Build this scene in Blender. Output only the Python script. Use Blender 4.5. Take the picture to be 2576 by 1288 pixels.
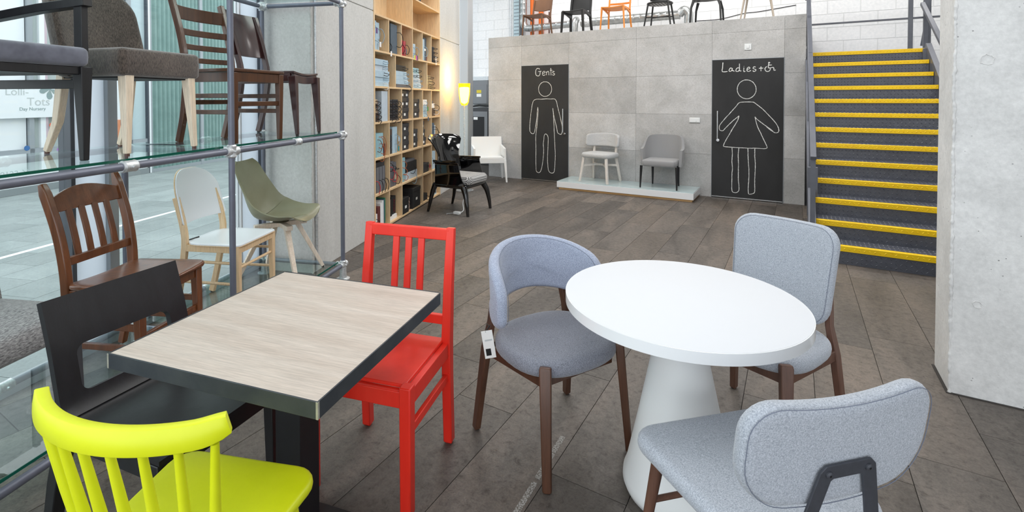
import bpy, bmesh, math, random
from mathutils import Vector, Matrix
random.seed(7)
scene = bpy.context.scene
for o in list(bpy.data.objects):
    bpy.data.objects.remove(o)
COL = scene.collection
PI = math.pi
# ------------------------------------------------------------------ camera
cam_d = bpy.data.cameras.new('camera'); cam = bpy.data.objects.new('camera', cam_d); COL.objects.link(cam)
YAW, PITCH, ROLL = 0.5546828, 0.0196108, -0.0015679
cam.matrix_world = (Matrix.Translation((0, 0, 1.5)) @ Matrix.Rotation(YAW, 4, 'Z')
                    @ Matrix.Rotation(PI/2-PITCH, 4, 'X') @ Matrix.Rotation(ROLL, 4, 'Z'))
cam_d.sensor_width = 36.0; cam_d.sensor_fit = 'HORIZONTAL'
cam_d.lens = 36.0*1256.75/2576
cam_d.shift_x = (1288-1221.06)/2576
cam_d.shift_y = -(644-274.53)/2576
cam_d.clip_start = 0.05
scene.camera = cam
# ------------------------------------------------------------------ light
world = bpy.data.worlds.new('overcast_sky'); scene.world = world; world.use_nodes = True
wb = world.node_tree.nodes['Background']
wb.inputs[0].default_value = (0.90, 0.95, 1.0, 1); wb.inputs[1].default_value = 2.1
scene.view_settings.view_transform = 'Standard'; scene.view_settings.look = 'None'
scene.view_settings.gamma = 1.0; scene.view_settings.use_curve_mapping = False
scene.view_settings.exposure = 0.22
def area_light(name, loc, sx, sy, power, col=(1, 0.985, 0.965), rot=(0, 0, 0)):
    l = bpy.data.lights.new(name, 'AREA'); l.shape = 'RECTANGLE'; l.size = sx; l.size_y = sy
    l.energy = power; l.color = col
    o = bpy.data.objects.new(name, l); COL.objects.link(o); o.location = loc; o.rotation_euler = rot
    return o
for ix, lx in enumerate((-3.6, -1.2, 1.2)):
    for iy, ly in enumerate((0.2, 3.0, 5.8)):
        area_light('ceiling_lamp_light', (lx, ly, 4.75), 1.4, 1.4, (9, 25, 60)[iy])
for lx in (-4.2, -1.4, 1.4):
    area_light('ceiling_lamp_light', (lx, 8.9, 4.75), 1.2, 0.8, 40)
# ------------------------------------------------------------------ mesh helpers
def V(*a): return Vector(a)
def lin(h):
    h = h.lstrip('#'); r = []
    for i in (0, 2, 4):
        c = int(h[i:i+2], 16)/255; r.append(c/12.92 if c <= .04045 else ((c+.055)/1.055)**2.4)
    return (r[0], r[1], r[2], 1)
class MB:
    def __init__(s): s.v = []; s.f = []
    def add(s, vs, fs):
        n = len(s.v); s.v += [tuple(p) for p in vs]; s.f += [tuple(i+n for i in f) for f in fs]; return s
    def box(s, x0, x1, y0, y1, z0, z1, M=None):
        vs = [V(x, y, z) for z in (z0, z1) for y in (y0, y1) for x in (x0, x1)]
        if M: vs = [M @ p for p in vs]
        return s.add(vs, [(0, 2, 3, 1), (4, 5, 7, 6), (0, 1, 5, 4), (2, 6, 7, 3), (0, 4, 6, 2), (1, 3, 7, 5)])
    def bar(s, p0, p1, a0, b0, a1=None, b1=None, hint=(1, 0, 0)):
        return s.sweep([p0, p1], [(a0, b0), (a1 or a0, b1 or b0)], hint)
    def sweep(s, pts, sizes, hint=(1, 0, 0), prof=None):
        """section half-spaces (a along hint, b across) swept along pts; sizes single or per point"""
        pts = [V(*p) for p in pts]; n = len(pts)
        if not isinstance(sizes, list): sizes = [sizes]*n
        if prof is None: prof = [(-.5, -.5), (.5, -.5), (.5, .5), (-.5, .5)]
        m = len(prof); vs = []
        for i, p in enumerate(pts):
            t = (pts[min(i+1, n-1)]-pts[max(i-1, 0)]).normalized()
            h = V(*hint); a = (h-t*h.dot(t))
            if a.length < 1e-5: a = V(0, 1, 0)-t*t.y
            a.normalize(); b = t.cross(a)
            for (u, w) in prof: vs.append(p+a*u*sizes[i][0]+b*w*sizes[i][1])
        fs = [tuple(reversed(range(m))), tuple((n-1)*m+k for k in range(m))]
        for i in range(n-1):
            for k in range(m): fs.append((i*m+k, i*m+(k+1) % m, (i+1)*m+(k+1) % m, (i+1)*m+k))
        return s.add(vs, fs)
    def tube(s, pts, r, n=10, caps=True, closed=False):
        pts = [V(*p) for p in pts]; N = len(pts)
        rs = r if isinstance(r, list) else [r]*N
        vs = []; a = None
        for i, p in enumerate(pts):
            if closed: t = (pts[(i+1) % N]-pts[i-1]).normalized()
            else: t = (pts[min(i+1, N-1)]-pts[max(i-1, 0)]).normalized()
            if a is None:
                a = t.orthogonal().normalized()
            else:
                a = (a-t*a.dot(t)); a.normalize()
            b = t.cross(a)
            for k in range(n):
                an = 2*PI*k/n; vs.append(p+(a*math.cos(an)+b*math.sin(an))*rs[i])
        fs = []
        for i in range(N if closed else N-1):
            j = (i+1) % N
            for k in range(n): fs.append((i*n+k, i*n+(k+1) % n, j*n+(k+1) % n, j*n+k))
        if caps and not closed: fs += [tuple(reversed(range(n))), tuple((N-1)*n+k for k in range(n))]
        return s.add(vs, fs)
    def lathe(s, prof, n=24, c=(0, 0, 0)):
        vs = []; m = len(prof)
        for k in range(n):
            an = 2*PI*k/n
            for (r, z) in prof: vs.append((c[0]+r*math.cos(an), c[1]+r*math.sin(an), c[2]+z))
        fs = []
        for k in range(n):
            for i in range(m-1):
                a, b = k*m+i, ((k+1) % n)*m+i
                fs.append((a, b, b+1, a+1))
        if prof[0][0] > 1e-6: fs.append(tuple(k*m for k in reversed(range(n))))
        if prof[-1][0] > 1e-6: fs.append(tuple(k*m+m-1 for k in range(n)))
        return s.add(vs, fs)
    def slab(s, nu, nv, fn, t, off=0.5):
        """thick curved sheet: fn(u,v) for u,v in 0..1"""
        P = [[V(*fn(i/nu, j/nv)) for j in range(nv+1)] for i in range(nu+1)]
        A = []; B = []
        for i in range(nu+1):
            for j in range(nv+1):
                du = P[min(i+1, nu)][j]-P[max(i-1, 0)][j]; dv = P[i][min(j+1, nv)]-P[i][max(j-1, 0)]
                nn = du.cross(dv); nn = nn.normalized() if nn.length > 1e-9 else V(0, 0, 1)
                tt = t(i/nu, j/nv) if callable(t) else t
                A.append(P[i][j]+nn*tt*off); B.append(P[i][j]-nn*tt*(1-off))
        w = nv+1; N = len(A); fs = []
        for i in range(nu):
            for j in range(nv):
                q = (i*w+j, (i+1)*w+j, (i+1)*w+j+1, i*w+j+1)
                fs.append(q); fs.append(tuple(N+k for k in reversed(q)))
        loop = [i*w for i in range(nu+1)]+[nu*w+j for j in range(1, nv+1)]+[i*w+nv for i in range(nu-1, -1, -1)]+[j for j in range(nv-1, 0, -1)]
        for k in range(len(loop)):
            a, b = loop[k], loop[(k+1) % len(loop)]
            fs.append((b, a, N+a, N+b))
        return s.add(A+B, fs)
    def pad(s, out, t, r, mp, crown=0.0, K=5, seam=False):
        n = len(out); cx = sum(p[0] for p in out)/n; cy = sum(p[1] for p in out)/n
        nr = []
        for i in range(n):
            ax, ay = out[i-1]; bx, by = out[(i+1) % n]; dx, dy = bx-ax, by-ay; L = math.hypot(dx, dy) or 1
            nr.append((-dy/L, dx/L))
        vs = []; rings = 0
        def ring(inset, w, sc=1.0):
            for i, (x, y) in enumerate(out):
                X = x+nr[i][0]*inset; Y = y+nr[i][1]*inset
                vs.append(V(*mp(cx+(X-cx)*sc, cy+(Y-cy)*sc, w)))
        vs.append(V(*mp(cx, cy, -t/2-crown*.3))); seq = []
        for sc in (.3, .6, .85): ring(r, -t/2-crown*.3*(1-sc*sc), sc)
        for k in range(2*K+1):
            a = -PI/2+PI*k/(2*K); sg = 1 if a > 1e-6 else (-1 if a < -1e-6 else 0)
            ring(r*(1-math.cos(a)), sg*(t/2-r)+r*math.sin(a))
        for sc in (.85, .6, .3): ring(r, t/2+crown*(1-sc*sc), sc)
        top = len(vs); vs.append(V(*mp(cx, cy, t/2+crown)))
        R = 3+2*K+1+3; fs = []
        for k in range(n): fs.append((0, 1+(k+1) % n, 1+k))
        for q in range(R-1):
            for k in range(n):
                a = 1+q*n; b = a+n
                fs.append((a+k, a+(k+1) % n, b+(k+1) % n, b+k))
        a = 1+(R-1)*n
        for k in range(n): fs.append((top, a+k, a+(k+1) % n))
        return s.add(vs, fs)
    def prism(s, out, w0, w1, mp=lambda u, v, w: (u, v, w)):
        n = len(out); vs = [mp(x, y, w) for w in (w0, w1) for (x, y) in out]
        return s.add(vs, [tuple(reversed(range(n))), tuple(range(n, 2*n))]+[(k, (k+1) % n, n+(k+1) % n, n+k) for k in range(n)])
    def ringplate(s, outer, inner, w0, w1, mp):
        n = len(outer); vs = [mp(x, y, w) for w in (w0, w1) for lp in (outer, inner) for (x, y) in lp]
        fs = []
        for k in range(n):
            j = (k+1) % n
            fs += [(n+k, n+j, j, k), (2*n+k, 2*n+j, 3*n+j, 3*n+k), (k, j, 2*n+j, 2*n+k), (n+j, n+k, 3*n+k, 3*n+j)]
        return s.add(vs, fs)
    def mesh(s, name, m, smooth=35):
        me = bpy.data.meshes.new(name); me.from_pydata(s.v, [], s.f); me.update()
        if m: me.materials.append(m)
        bm = bmesh.new(); bm.from_mesh(me); bmesh.ops.recalc_face_normals(bm, faces=bm.faces); bm.to_mesh(me); bm.free()
        if smooth:
            me.shade_smooth(); me.set_sharp_from_angle(angle=math.radians(smooth))
        return me
    def build(s, name, m, parent=None, bevel=0, smooth=35, segs=2):
        o = bpy.data.objects.new(name, s.mesh(name, m, smooth)); COL.objects.link(o)
        if parent is not None: o.parent = parent
        if bevel:
            b = o.modifiers.new('bevel', 'BEVEL'); b.width = bevel; b.segments = segs; b.limit_method = 'ANGLE'
            b.angle_limit = math.radians(40); b.harden_normals = False
        return o
def rrect(w, h, r, n=6, cx=0, cy=0, rs=None):
    rs = rs or (r, r, r, r); out = []
    for q, (sx, sy, a0) in enumerate(((1, -1, -PI/2), (1, 1, 0), (-1, 1, PI/2), (-1, -1, PI))):
        R = rs[q]
        for k in range(n+1):
            a = a0+PI/2*k/n
            out.append((cx+sx*(w/2-R)+R*math.cos(a), cy+sy*(h/2-R)+R*math.sin(a)))
    return out
def dense(out, d=.03):
    r = []
    for i, p in enumerate(out):
        q = out[(i+1) % len(out)]; L = math.hypot(q[0]-p[0], q[1]-p[1]); k = max(1, int(L/d))
        for j in range(k): r.append((p[0]+(q[0]-p[0])*j/k, p[1]+(q[1]-p[1])*j/k))
    return r
def sellipse(a, b, e, n=40, cx=0, cy=0):
    out = []
    for k in range(n):
        t = 2*PI*k/n; c, s_ = math.cos(t), math.sin(t)
        out.append((cx+a*math.copysign(abs(c)**(2/e), c), cy+b*math.copysign(abs(s_)**(2/e), s_)))
    return out
def catmull(pts, n=6):
    P = [V(*p) for p in pts]; P = [P[0]*2-P[1]]+P+[P[-1]*2-P[-2]]; r = []
    for i in range(1, len(P)-2):
        for k in range(n):
            t = k/n; a, b, c, d = P[i-1], P[i], P[i+1], P[i+2]
            r.append(.5*((2*b)+(c-a)*t+(2*a-5*b+4*c-d)*t*t+(3*b-a-3*c+d)*t**3))
    r.append(P[-2]); return r
def tag(o, label=None, cat=None, group=None, kind=None):
    if label: o['label'] = label
    if cat: o['category'] = cat
    if group: o['group'] = group
    if kind: o['kind'] = kind
    return o
def thing(name, label, cat, loc=(0, 0, 0), f=None, rz=None, group=None):
    o = bpy.data.objects.new(name, None); COL.objects.link(o); o.empty_display_size = .1
    o.location = loc
    if f is not None: rz = math.atan2(-f[0], f[1])
    o.rotation_euler = (0, 0, rz or 0)
    return tag(o, label, cat, group)
def struct(mb, name, m, bevel=0, smooth=35, parent=None):
    o = mb.build(name, m, parent, bevel, smooth)
    if parent is None: o['kind'] = 'structure'
    return o
# ------------------------------------------------------------------ materials
def newmat(name):
    m = bpy.data.materials.new(name); m.use_nodes = True; nt = m.node_tree
    b = nt.nodes['Principled BSDF']; return m, nt, b
def N(nt, typ, **kw):
    n = nt.nodes.new(typ)
    for k, v in kw.items():
        if k.startswith('_'): setattr(n, k[1:], v)
        else: n.inputs[k.replace('__', ' ')].default_value = v
    return n
def ramp(nt, src, stops):
    r = nt.nodes.new('ShaderNodeValToRGB'); nt.links.new(src, r.inputs[0]); e = r.color_ramp.elements
    while len(e) < len(stops): e.new(.5)
    for i, (p, c) in enumerate(stops): e[i].position = p; e[i].color = c
    return r.outputs[0]
def mixc(nt, fac, a, b, mode='MIX'):
    m = nt.nodes.new('ShaderNodeMix'); m.data_type = 'RGBA'; m.blend_type = mode
    for s_, v in ((0, fac), (6, a), (7, b)):
        if hasattr(v, 'is_linked') or hasattr(v, 'links'): nt.links.new(v, m.inputs[s_])
        else: m.inputs[s_].default_value = v
    return m.outputs[2]
def coords(nt, world=False, scale=(1, 1, 1), rot=(0, 0, 0), rnd=False):
    if world: src = nt.nodes.new('ShaderNodeNewGeometry').outputs['Position']
    else: src = nt.nodes.new('ShaderNodeTexCoord').outputs['Object']
    if rnd:
        oi = nt.nodes.new('ShaderNodeObjectInfo'); va = nt.nodes.new('ShaderNodeVectorMath'); va.operation = 'MULTIPLY_ADD'
        nt.links.new(oi.outputs['Random'], va.inputs[0]); va.inputs[1].default_value = (37, 53, 19); nt.links.new(src, va.inputs[2]); src = va.outputs[0]
    mp = nt.nodes.new('ShaderNodeMapping'); nt.links.new(src, mp.inputs[0]); mp.inputs['Scale'].default_value = scale; mp.inputs['Rotation'].default_value = rot
    return mp.outputs[0]
def noise(nt, vec, scale, detail=6, rough=.6, dist=0):
    n = nt.nodes.new('ShaderNodeTexNoise'); nt.links.new(vec, n.inputs['Vector'])
    n.inputs['Scale'].default_value = scale; n.inputs['Detail'].default_value = detail; n.inputs['Roughness'].default_value = rough
    n.inputs['Distortion'].default_value = dist
    return n.outputs[0]
def bump(nt, b, h, strength, dist=.002):
    n = nt.nodes.new('ShaderNodeBump'); n.inputs['Strength'].default_value = strength; n.inputs['Distance'].default_value = dist
    nt.links.new(h, n.inputs['Height']); nt.links.new(n.outputs[0], b.inputs['Normal'])
def pm(name, c1, c2=None, scale=6, stretch=(1, 1, 1), rough=.5, metal=0, lo=.35, hi=.65, bmp=0, bscale=None, world=False, rnd=False, coat=0, spec=.5, dist=.002, detail=5, rot=(0, 0, 0)):
    m, nt, b = newmat(name); b.inputs['Roughness'].default_value = rough; b.inputs['Metallic'].default_value = metal
    b.inputs['Specular IOR Level'].default_value = spec
    if coat: b.inputs['Coat Weight'].default_value = coat; b.inputs['Coat Roughness'].default_value = .05
    if c2 is None and not bmp:
        b.inputs['Base Color'].default_value = lin(c1); return m
    vec = coords(nt, world, stretch, rot, rnd)
    nz = noise(nt, vec, scale, detail)
    nt.links.new(ramp(nt, nz, [(lo, lin(c1)), (hi, lin(c2 or c1))]), b.inputs['Base Color'])
    if bmp: bump(nt, b, noise(nt, vec, bscale or scale, 4), bmp, dist)
    return m
def wood(name, c1, c2, c3=None, axis='z', rough=.4, scale=1.0, bmp=.15, coat=0, rnd=True, world=False, ring=9):
    """long streaks along axis plus cathedral figure"""
    m, nt, b = newmat(name); b.inputs['Roughness'].default_value = rough
    if coat: b.inputs['Coat Weight'].default_value = coat; b.inputs['Coat Roughness'].default_value = .12
    st = {'x': (.06, 1, 1), 'y': (1, .06, 1), 'z': (1, 1, .06)}[axis]
    vec = coords(nt, world, tuple(k*scale for k in st), (0, 0, 0), rnd)
    fine = noise(nt, vec, 160, 4, .7); broad = noise(nt, vec, 22, 3, .5, .6)
    w = nt.nodes.new('ShaderNodeTexWave'); nt.links.new(vec, w.inputs['Vector']); w.wave_type = 'BANDS'; w.bands_direction = 'DIAGONAL'
    w.inputs['Scale'].default_value = ring; w.inputs['Distortion'].default_value = 9; w.inputs['Detail'].default_value = 2; w.inputs['Detail Scale'].default_value = 1.2
    base = ramp(nt, broad, [(.3, lin(c1)), (.7, lin(c2))])
    base = mixc(nt, .35, base, ramp(nt, w.outputs[1], [(0, lin(c1)), (1, lin(c3 or c2))]))
    f2 = ramp(nt, fine, [(.35, (.82, .82, .82, 1)), (.65, (1.06, 1.06, 1.06, 1))])
    nt.links.new(mixc(nt, 1.0, base, f2, 'MULTIPLY'), b.inputs['Base Color'])
    if bmp: bump(nt, b, fine, bmp, .0008)
    return m
def fabric(name, c1, c2, scale=330, bmp=.5, rough=.95, big=None, sheen=.3, stretch=(1, 1, 1), lo=.3, hi=.7):
    m, nt, b = newmat(name); b.inputs['Roughness'].default_value = rough; b.inputs['Specular IOR Level'].default_value = .15
    b.inputs['Sheen Weight'].default_value = sheen; b.inputs['Sheen Roughness'].default_value = .5
    vec = coords(nt, False, stretch); f = noise(nt, vec, scale, 3, .65)
    col = ramp(nt, f, [(lo, lin(c1)), (hi, lin(c2))])
    if big:
        g = noise(nt, coords(nt), big[0], 3)
        col = mixc(nt, 1.0, col, ramp(nt, g, [(.35, (big[1],)*3+(1,)), (.65, (1.08,)*3+(1,))]), 'MULTIPLY')
    nt.links.new(col, b.inputs['Base Color']); bump(nt, b, f, bmp, .0015)
    return m
def concrete(name, c1, c2, pit=.25, big=1.2, world=True, rough=.85, streak=False, speck=0.0, tint=False, rnd=False):
    m, nt, b = newmat(name); b.inputs['Roughness'].default_value = rough; b.inputs['Specular IOR Level'].default_value = .25
    vec = coords(nt, world, (1, 1, .35) if streak else (1, 1, 1), rnd=rnd); v2 = coords(nt, world, rnd=rnd)
    a = noise(nt, vec, big, 7, .65, .3); f = noise(nt, v2, 45, 4, .7)
    col = ramp(nt, a, [(.3, lin(c1)), (.68, lin(c2))])
    col = mixc(nt, 1.0, col, ramp(nt, f, [(.3, (.88,)*3+(1,)), (.7, (1.05,)*3+(1,))]), 'MULTIPLY')
    vo = nt.nodes.new('ShaderNodeTexVoronoi'); nt.links.new(v2, vo.inputs['Vector']); vo.inputs['Scale'].default_value = 26
    msk = noise(nt, v2, 3.0, 3)
    th = nt.nodes.new('ShaderNodeMath'); th.operation = 'LESS_THAN'; nt.links.new(vo.outputs['Distance'], th.inputs[0]); th.inputs[1].default_value = .09
    mu = nt.nodes.new('ShaderNodeMath'); mu.operation = 'MULTIPLY'; nt.links.new(th.outputs[0], mu.inputs[0])
    nt.links.new(ramp(nt, msk, [(.52, (0, 0, 0, 1)), (.6, (1, 1, 1, 1))]), mu.inputs[1])
    sc = nt.nodes.new('ShaderNodeMath'); sc.operation = 'MULTIPLY'; nt.links.new(mu.outputs[0], sc.inputs[0]); sc.inputs[1].default_value = pit
    col = mixc(nt, sc.outputs[0], col, (.05, .05, .05, 1))
    if speck:
        s3 = noise(nt, coords(nt, world, (1, 1, 1.8)), 75, 5, .75, .8)
        sp = ramp(nt, s3, [(.33, (1, 1, 1, 1)), (.43, (0, 0, 0, 1))])
        ms = nt.nodes.new('ShaderNodeMath'); ms.operation = 'MULTIPLY'; nt.links.new(sp, ms.inputs[0]); ms.inputs[1].default_value = speck
        col = mixc(nt, ms.outputs[0], col, lin('#4a4846'))
    if tint:
        oi = nt.nodes.new('ShaderNodeObjectInfo')
        col = mixc(nt, 1.0, col, ramp(nt, oi.outputs['Random'], [(0, (.86, .86, .86, 1)), (1, (1.06, 1.06, 1.06, 1))]), 'MULTIPLY')
    nt.links.new(col, b.inputs['Base Color'])
    h = nt.nodes.new('ShaderNodeMath'); h.operation = 'SUBTRACT'; nt.links.new(f, h.inputs[0]); nt.links.new(mu.outputs[0], h.inputs[1])
    bump(nt, b, h.outputs[0], .35, .003)
    return m
def glassmat(name, tint=(.93, .98, .97, 1), ior=1.45, rough=0.0):
    m, nt, b = newmat(name); nt.nodes.remove(b); out = nt.nodes['Material Output']
    t = nt.nodes.new('ShaderNodeBsdfTransparent'); t.inputs[0].default_value = tint
    g = nt.nodes.new('ShaderNodeBsdfGlossy'); g.inputs['Roughness'].default_value = rough; g.inputs[0].default_value = (1, 1, 1, 1)
    fr = nt.nodes.new('ShaderNodeFresnel'); fr.inputs[0].default_value = ior
    ge = nt.nodes.new('ShaderNodeNewGeometry'); iv = nt.nodes.new('ShaderNodeMath'); iv.operation = 'SUBTRACT'; iv.inputs[0].default_value = 1; nt.links.new(ge.outputs['Backfacing'], iv.inputs[1])
    fm = nt.nodes.new('ShaderNodeMath'); fm.operation = 'MULTIPLY'; nt.links.new(fr.outputs[0], fm.inputs[0]); nt.links.new(iv.outputs[0], fm.inputs[1])
    mx = nt.nodes.new('ShaderNodeMixShader'); nt.links.new(fm.outputs[0], mx.inputs[0]); nt.links.new(t.outputs[0], mx.inputs[1]); nt.links.new(g.outputs[0], mx.inputs[2])
    nt.links.new(mx.outputs[0], out.inputs[0]); return m
def emit(name, col, st):
    m, nt, b = newmat(name); b.inputs['Emission Color'].default_value = lin(col); b.inputs['Emission Strength'].default_value = st
    b.inputs['Base Color'].default_value = lin(col); return m
def floor_mat():
    m, nt, b = newmat('stone_plank'); g = coords(nt, True, (1, 1, 1), rnd=True)
    gl = coords(nt, True, (1.5, .35, 1), rnd=True)
    a = noise(nt, gl, 2.2, 6, .62, .5); f = noise(nt, g, 30, 6, .75, .6); s_ = noise(nt, g, 130, 3, .6)
    col = ramp(nt, a, [(.3, lin('#4d4844')), (.5, lin('#655f5a')), (.7, lin('#766d66'))])
    col = mixc(nt, 1.0, col, ramp(nt, f, [(.30, (.50, .49, .47, 1)), (.46, (.92, .92, .92, 1)), (.75, (1.16, 1.15, 1.13, 1))]), 'MULTIPLY')
    col = mixc(nt, 1.0, col, ramp(nt, s_, [(.35, (.85, .85, .85, 1)), (.65, (1.1, 1.1, 1.1, 1))]), 'MULTIPLY')
    oi = nt.nodes.new('ShaderNodeObjectInfo')
    col = mixc(nt, 1.0, col, ramp(nt, oi.outputs['Random'], [(0, (.80, .79, .78, 1)), (.4, (1, .985, .965, 1)), (.7, (1.08, 1.02, .95, 1)), (1, (1.16, 1.14, 1.12, 1))]), 'MULTIPLY')
    nt.links.new(col, b.inputs['Base Color'])
    nt.links.new(ramp(nt, f, [(.3, (.62,)*3+(1,)), (.7, (.42,)*3+(1,))]), b.inputs['Roughness'])
    bump(nt, b, f, .18, .003); b.inputs['Specular IOR Level'].default_value = .4
    return m
M = {}
M['floor'] = floor_mat()
M['grout'] = pm('dark_joint', '#3a3633', rough=.9)
M['pod'] = concrete('pod_concrete', '#b0afad', '#c9c8c7', pit=.5, big=2.6, speck=.75, tint=True)
M['cast'] = concrete('cast_concrete', '#c0c0bd', '#d8d8d5', pit=.55, big=1.1, streak=True)
M['cast_rough'] = concrete('broken_concrete', '#b8b7b2', '#dcdcd8', pit=.6, big=5)
M['column'] = concrete('column_concrete', '#c9c8c6', '#e2e1df', pit=.6, big=3.0)
M['block'] = pm('painted_block', '#e6e7e8', '#f1f1f1', 25, rough=.75, bmp=.3, bscale=120, world=True)
M['white'] = pm('white_laminate', '#d6d8dc', rough=.6)
M['white_plastic'] = pm('white_plastic', '#e6e8e8', rough=.45)
M['white_gloss'] = pm('white_gloss', '#e6e8ea', rough=.15)
M['door'] = pm('chalkboard', '#232324', '#2d2d2e', 3, rough=.7, stretch=(1, 1, .4))
M['chalk'] = pm('chalk', '#e9e9e6', '#cfcfcc', 60, rough=.95, bmp=.6, bscale=300)
M['steel_grey'] = pm('grey_paint_steel', '#5a5d66', '#62656e', 8, rough=.4)
M['stairs'] = pm('dark_plate', '#484b55', '#51545e', 14, rough=.36, spec=.7)
M['yellow'] = pm('yellow_plate', '#f8cf08', '#f2c400', 14, rough=.42)
M['tube'] = pm('tube_grey', '#6b6f7c', '#737785', 10, rough=.38, metal=.25)
M['galv'] = pm('galvanised', '#c3c7ca', '#e2e5e6', 60, rough=.42, metal=.7, bmp=.3, bscale=200)
M['duct'] = pm('duct_metal', '#a9acac', '#c4c6c4', 20, rough=.32, metal=.85)
M['glass'] = glassmat('window_glass', (.955, .985, .98, 1), 1.35)
M['shelf_glass'] = glassmat('shelf_glass', (.90, .975, .955, 1), 1.5)
M['clear'] = glassmat('clear_acrylic', (.97, .98, .96, 1), 1.3)
M['edge_glass'] = pm('glass_edge', '#0f5a49', rough=.1)
M['teal'] = pm('teal_cladding', '#76948f', '#82a09b', 3, rough=.5)
M['mull'] = pm('mullion', '#4a4f57', rough=.4)
M['mull_light'] = pm('mullion_light', '#9ea4a9', rough=.4)
M['pave'] = concrete('paving', '#8d9695', '#a3abaa', pit=.2, big=1.5, tint=True)
M['ply'] = wood('birch_ply', '#e6c79c', '#efd6b0', '#e0be90', axis='z', rough=.5, bmp=.05)
M['ply_edge'] = wood('ply_edge', '#e0bd90', '#ebcda2', axis='x', rough=.55, bmp=.05)
M['oak_edge'] = wood('oak_edge', '#c79b63', '#d9b17c', axis='x', rough=.5)
M['beech'] = wood('natural_beech', '#e8c79c', '#efd3ad', '#e2bd8e', rough=.4, bmp=.04)
M['pale_beech'] = wood('pale_beech', '#ecd9bf', '#f3e6d2', '#e2cbab', rough=.45, bmp=.04)
M['ash'] = wood('pale_ash', '#f2e2cf', '#f8eee2', '#e6cdb2', rough=.45, bmp=.06, ring=14)
M['walnut'] = wood('walnut_stain', '#4a3024', '#6b4733', '#3b251b', rough=.38, bmp=.1)
M['walnut2'] = wood('brown_stain', '#5d4034', '#7a5644', '#4e352b', rough=.5, bmp=.1)
M['chestnut'] = wood('chestnut_stain', '#6b3c20', '#8a5230', '#55301a', rough=.3, coat=.25, bmp=.06)
M['mahog'] = wood('dark_mahogany', '#34191a', '#4a2522', '#2a1415', rough=.3, coat=.3, bmp=.04)
M['ladder'] = wood('dark_beech', '#4a2d1c', '#6a4226', '#3a2213', rough=.32, coat=.2, bmp=.06)
M['white_wood'] = wood('limed_ash', '#e3dcd4', '#efe9e3', '#d5ccc2', rough=.5, bmp=.05)
M['red'] = pm('red_paint', '#e0281a', '#ea3524', 9, rough=.38, stretch=(1, 1, .15))
M['lime'] = pm('lime_paint', '#d3dc0c', '#dbe31c', 5, rough=.42)
M['black_ply'] = wood('black_oak', '#17171a', '#222226', '#101013', rough=.42, bmp=.25)
M['black_wood'] = pm('black_wood', '#121214', '#1a1a1d', 30, rough=.45, stretch=(1, 1, .1))
M['black_steel'] = pm('black_steel', '#1b1b1e', '#222226', 10, rough=.5, metal=.2)
M['plate_grey'] = pm('powder_coat', '#3a3c42', '#404249', 60, rough=.5)
M['band'] = pm('steel_band', '#33383f', '#4c5052', 9, rough=.45, metal=.4, lo=.3, hi=.75)
M['band_bare'] = pm('bare_steel', '#a8a595', '#c0bdb0', 40, rough=.4, metal=.5)
M['top_wood'] = wood('table_laminate', '#c4b7ab', '#d6cbc0', '#b29f90', axis='x', rough=.5, bmp=.12, ring=5, rnd=False)
M['felt_blue'] = fabric('blue_grey_felt', '#7d859b', '#b9c1d2', 300)
M['felt_mid'] = fabric('mid_grey_felt', '#62646d', '#9a9da8', 300)
M['felt_grey'] = fabric('grey_felt', '#868c96', '#c0c5cd', 300)
M['felt_pale'] = fabric('pale_grey_felt', '#a7a8a8', '#cbcbcb', 160)
M['tub_fabric'] = fabric('grey_vinyl', '#8f8f90', '#989899', 300, bmp=.15, rough=.7)
M['velvet'] = fabric('brown_chenille', '#332b28', '#75695f', 190, bmp=.9, stretch=(1.2, 1.2, .35), big=(7, .7), sheen=.6)
M['suede'] = fabric('grey_suede', '#5a5c68', '#7c7f8c', 9, bmp=.1, sheen=.5)
M['tweed'] = fabric('tweed', '#4c4c4e', '#bcbbbb', 150, bmp=1.0, stretch=(.5, 1.5, 1.5))
M['houndstooth'] = None
M['gloss_black'] = pm('black_polycarbonate', '#050506', rough=.06, spec=.7, coat=.5)
M['olive'] = pm('olive_shell', '#86846a', '#8e8c73', 5, rough=.36)
M['olive_dark'] = pm('olive_seam', '#4d4b38', rough=.6)
M['hpl_white'] = pm('white_hpl', '#eaedf1', rough=.3)
M['brown_pl'] = pm('brown_plastic', '#6b4a31', '#735036', 6, rough=.5)
M['black_pl'] = pm('black_plastic', '#0d0d0e', '#141415', 8, rough=.45)
M['orange_pl'] = pm('orange_plastic', '#e0862a', '#e88f35', 6, rough=.45)
M['cream_pl'] = pm('cream_plastic', '#b3a595', '#beb1a2', 6, rough=.5)
M['orange_paint'] = pm('orange_paint', '#e06a1a', rough=.5)
M['chrome'] = pm('brushed_chrome', '#d4d5d6', rough=.22, metal=1)
M['rubber'] = pm('rubber', '#2a2422', rough=.7)
M['brown_foot'] = pm('brown_glide', '#5a3a30', rough=.4)
M['cab_grey'] = pm('cabinet_grey', '#7d8084', rough=.5)
M['dark'] = pm('dark_interior', '#1c1c1e', rough=.6)
M['warn'] = pm('warning_yellow', '#d9c43a', rough=.6)
M['paper'] = pm('paper', '#f2f2ef', rough=.8)
M['outside_white'] = pm('outside_white', '#eef1f3', rough=.6)
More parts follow.
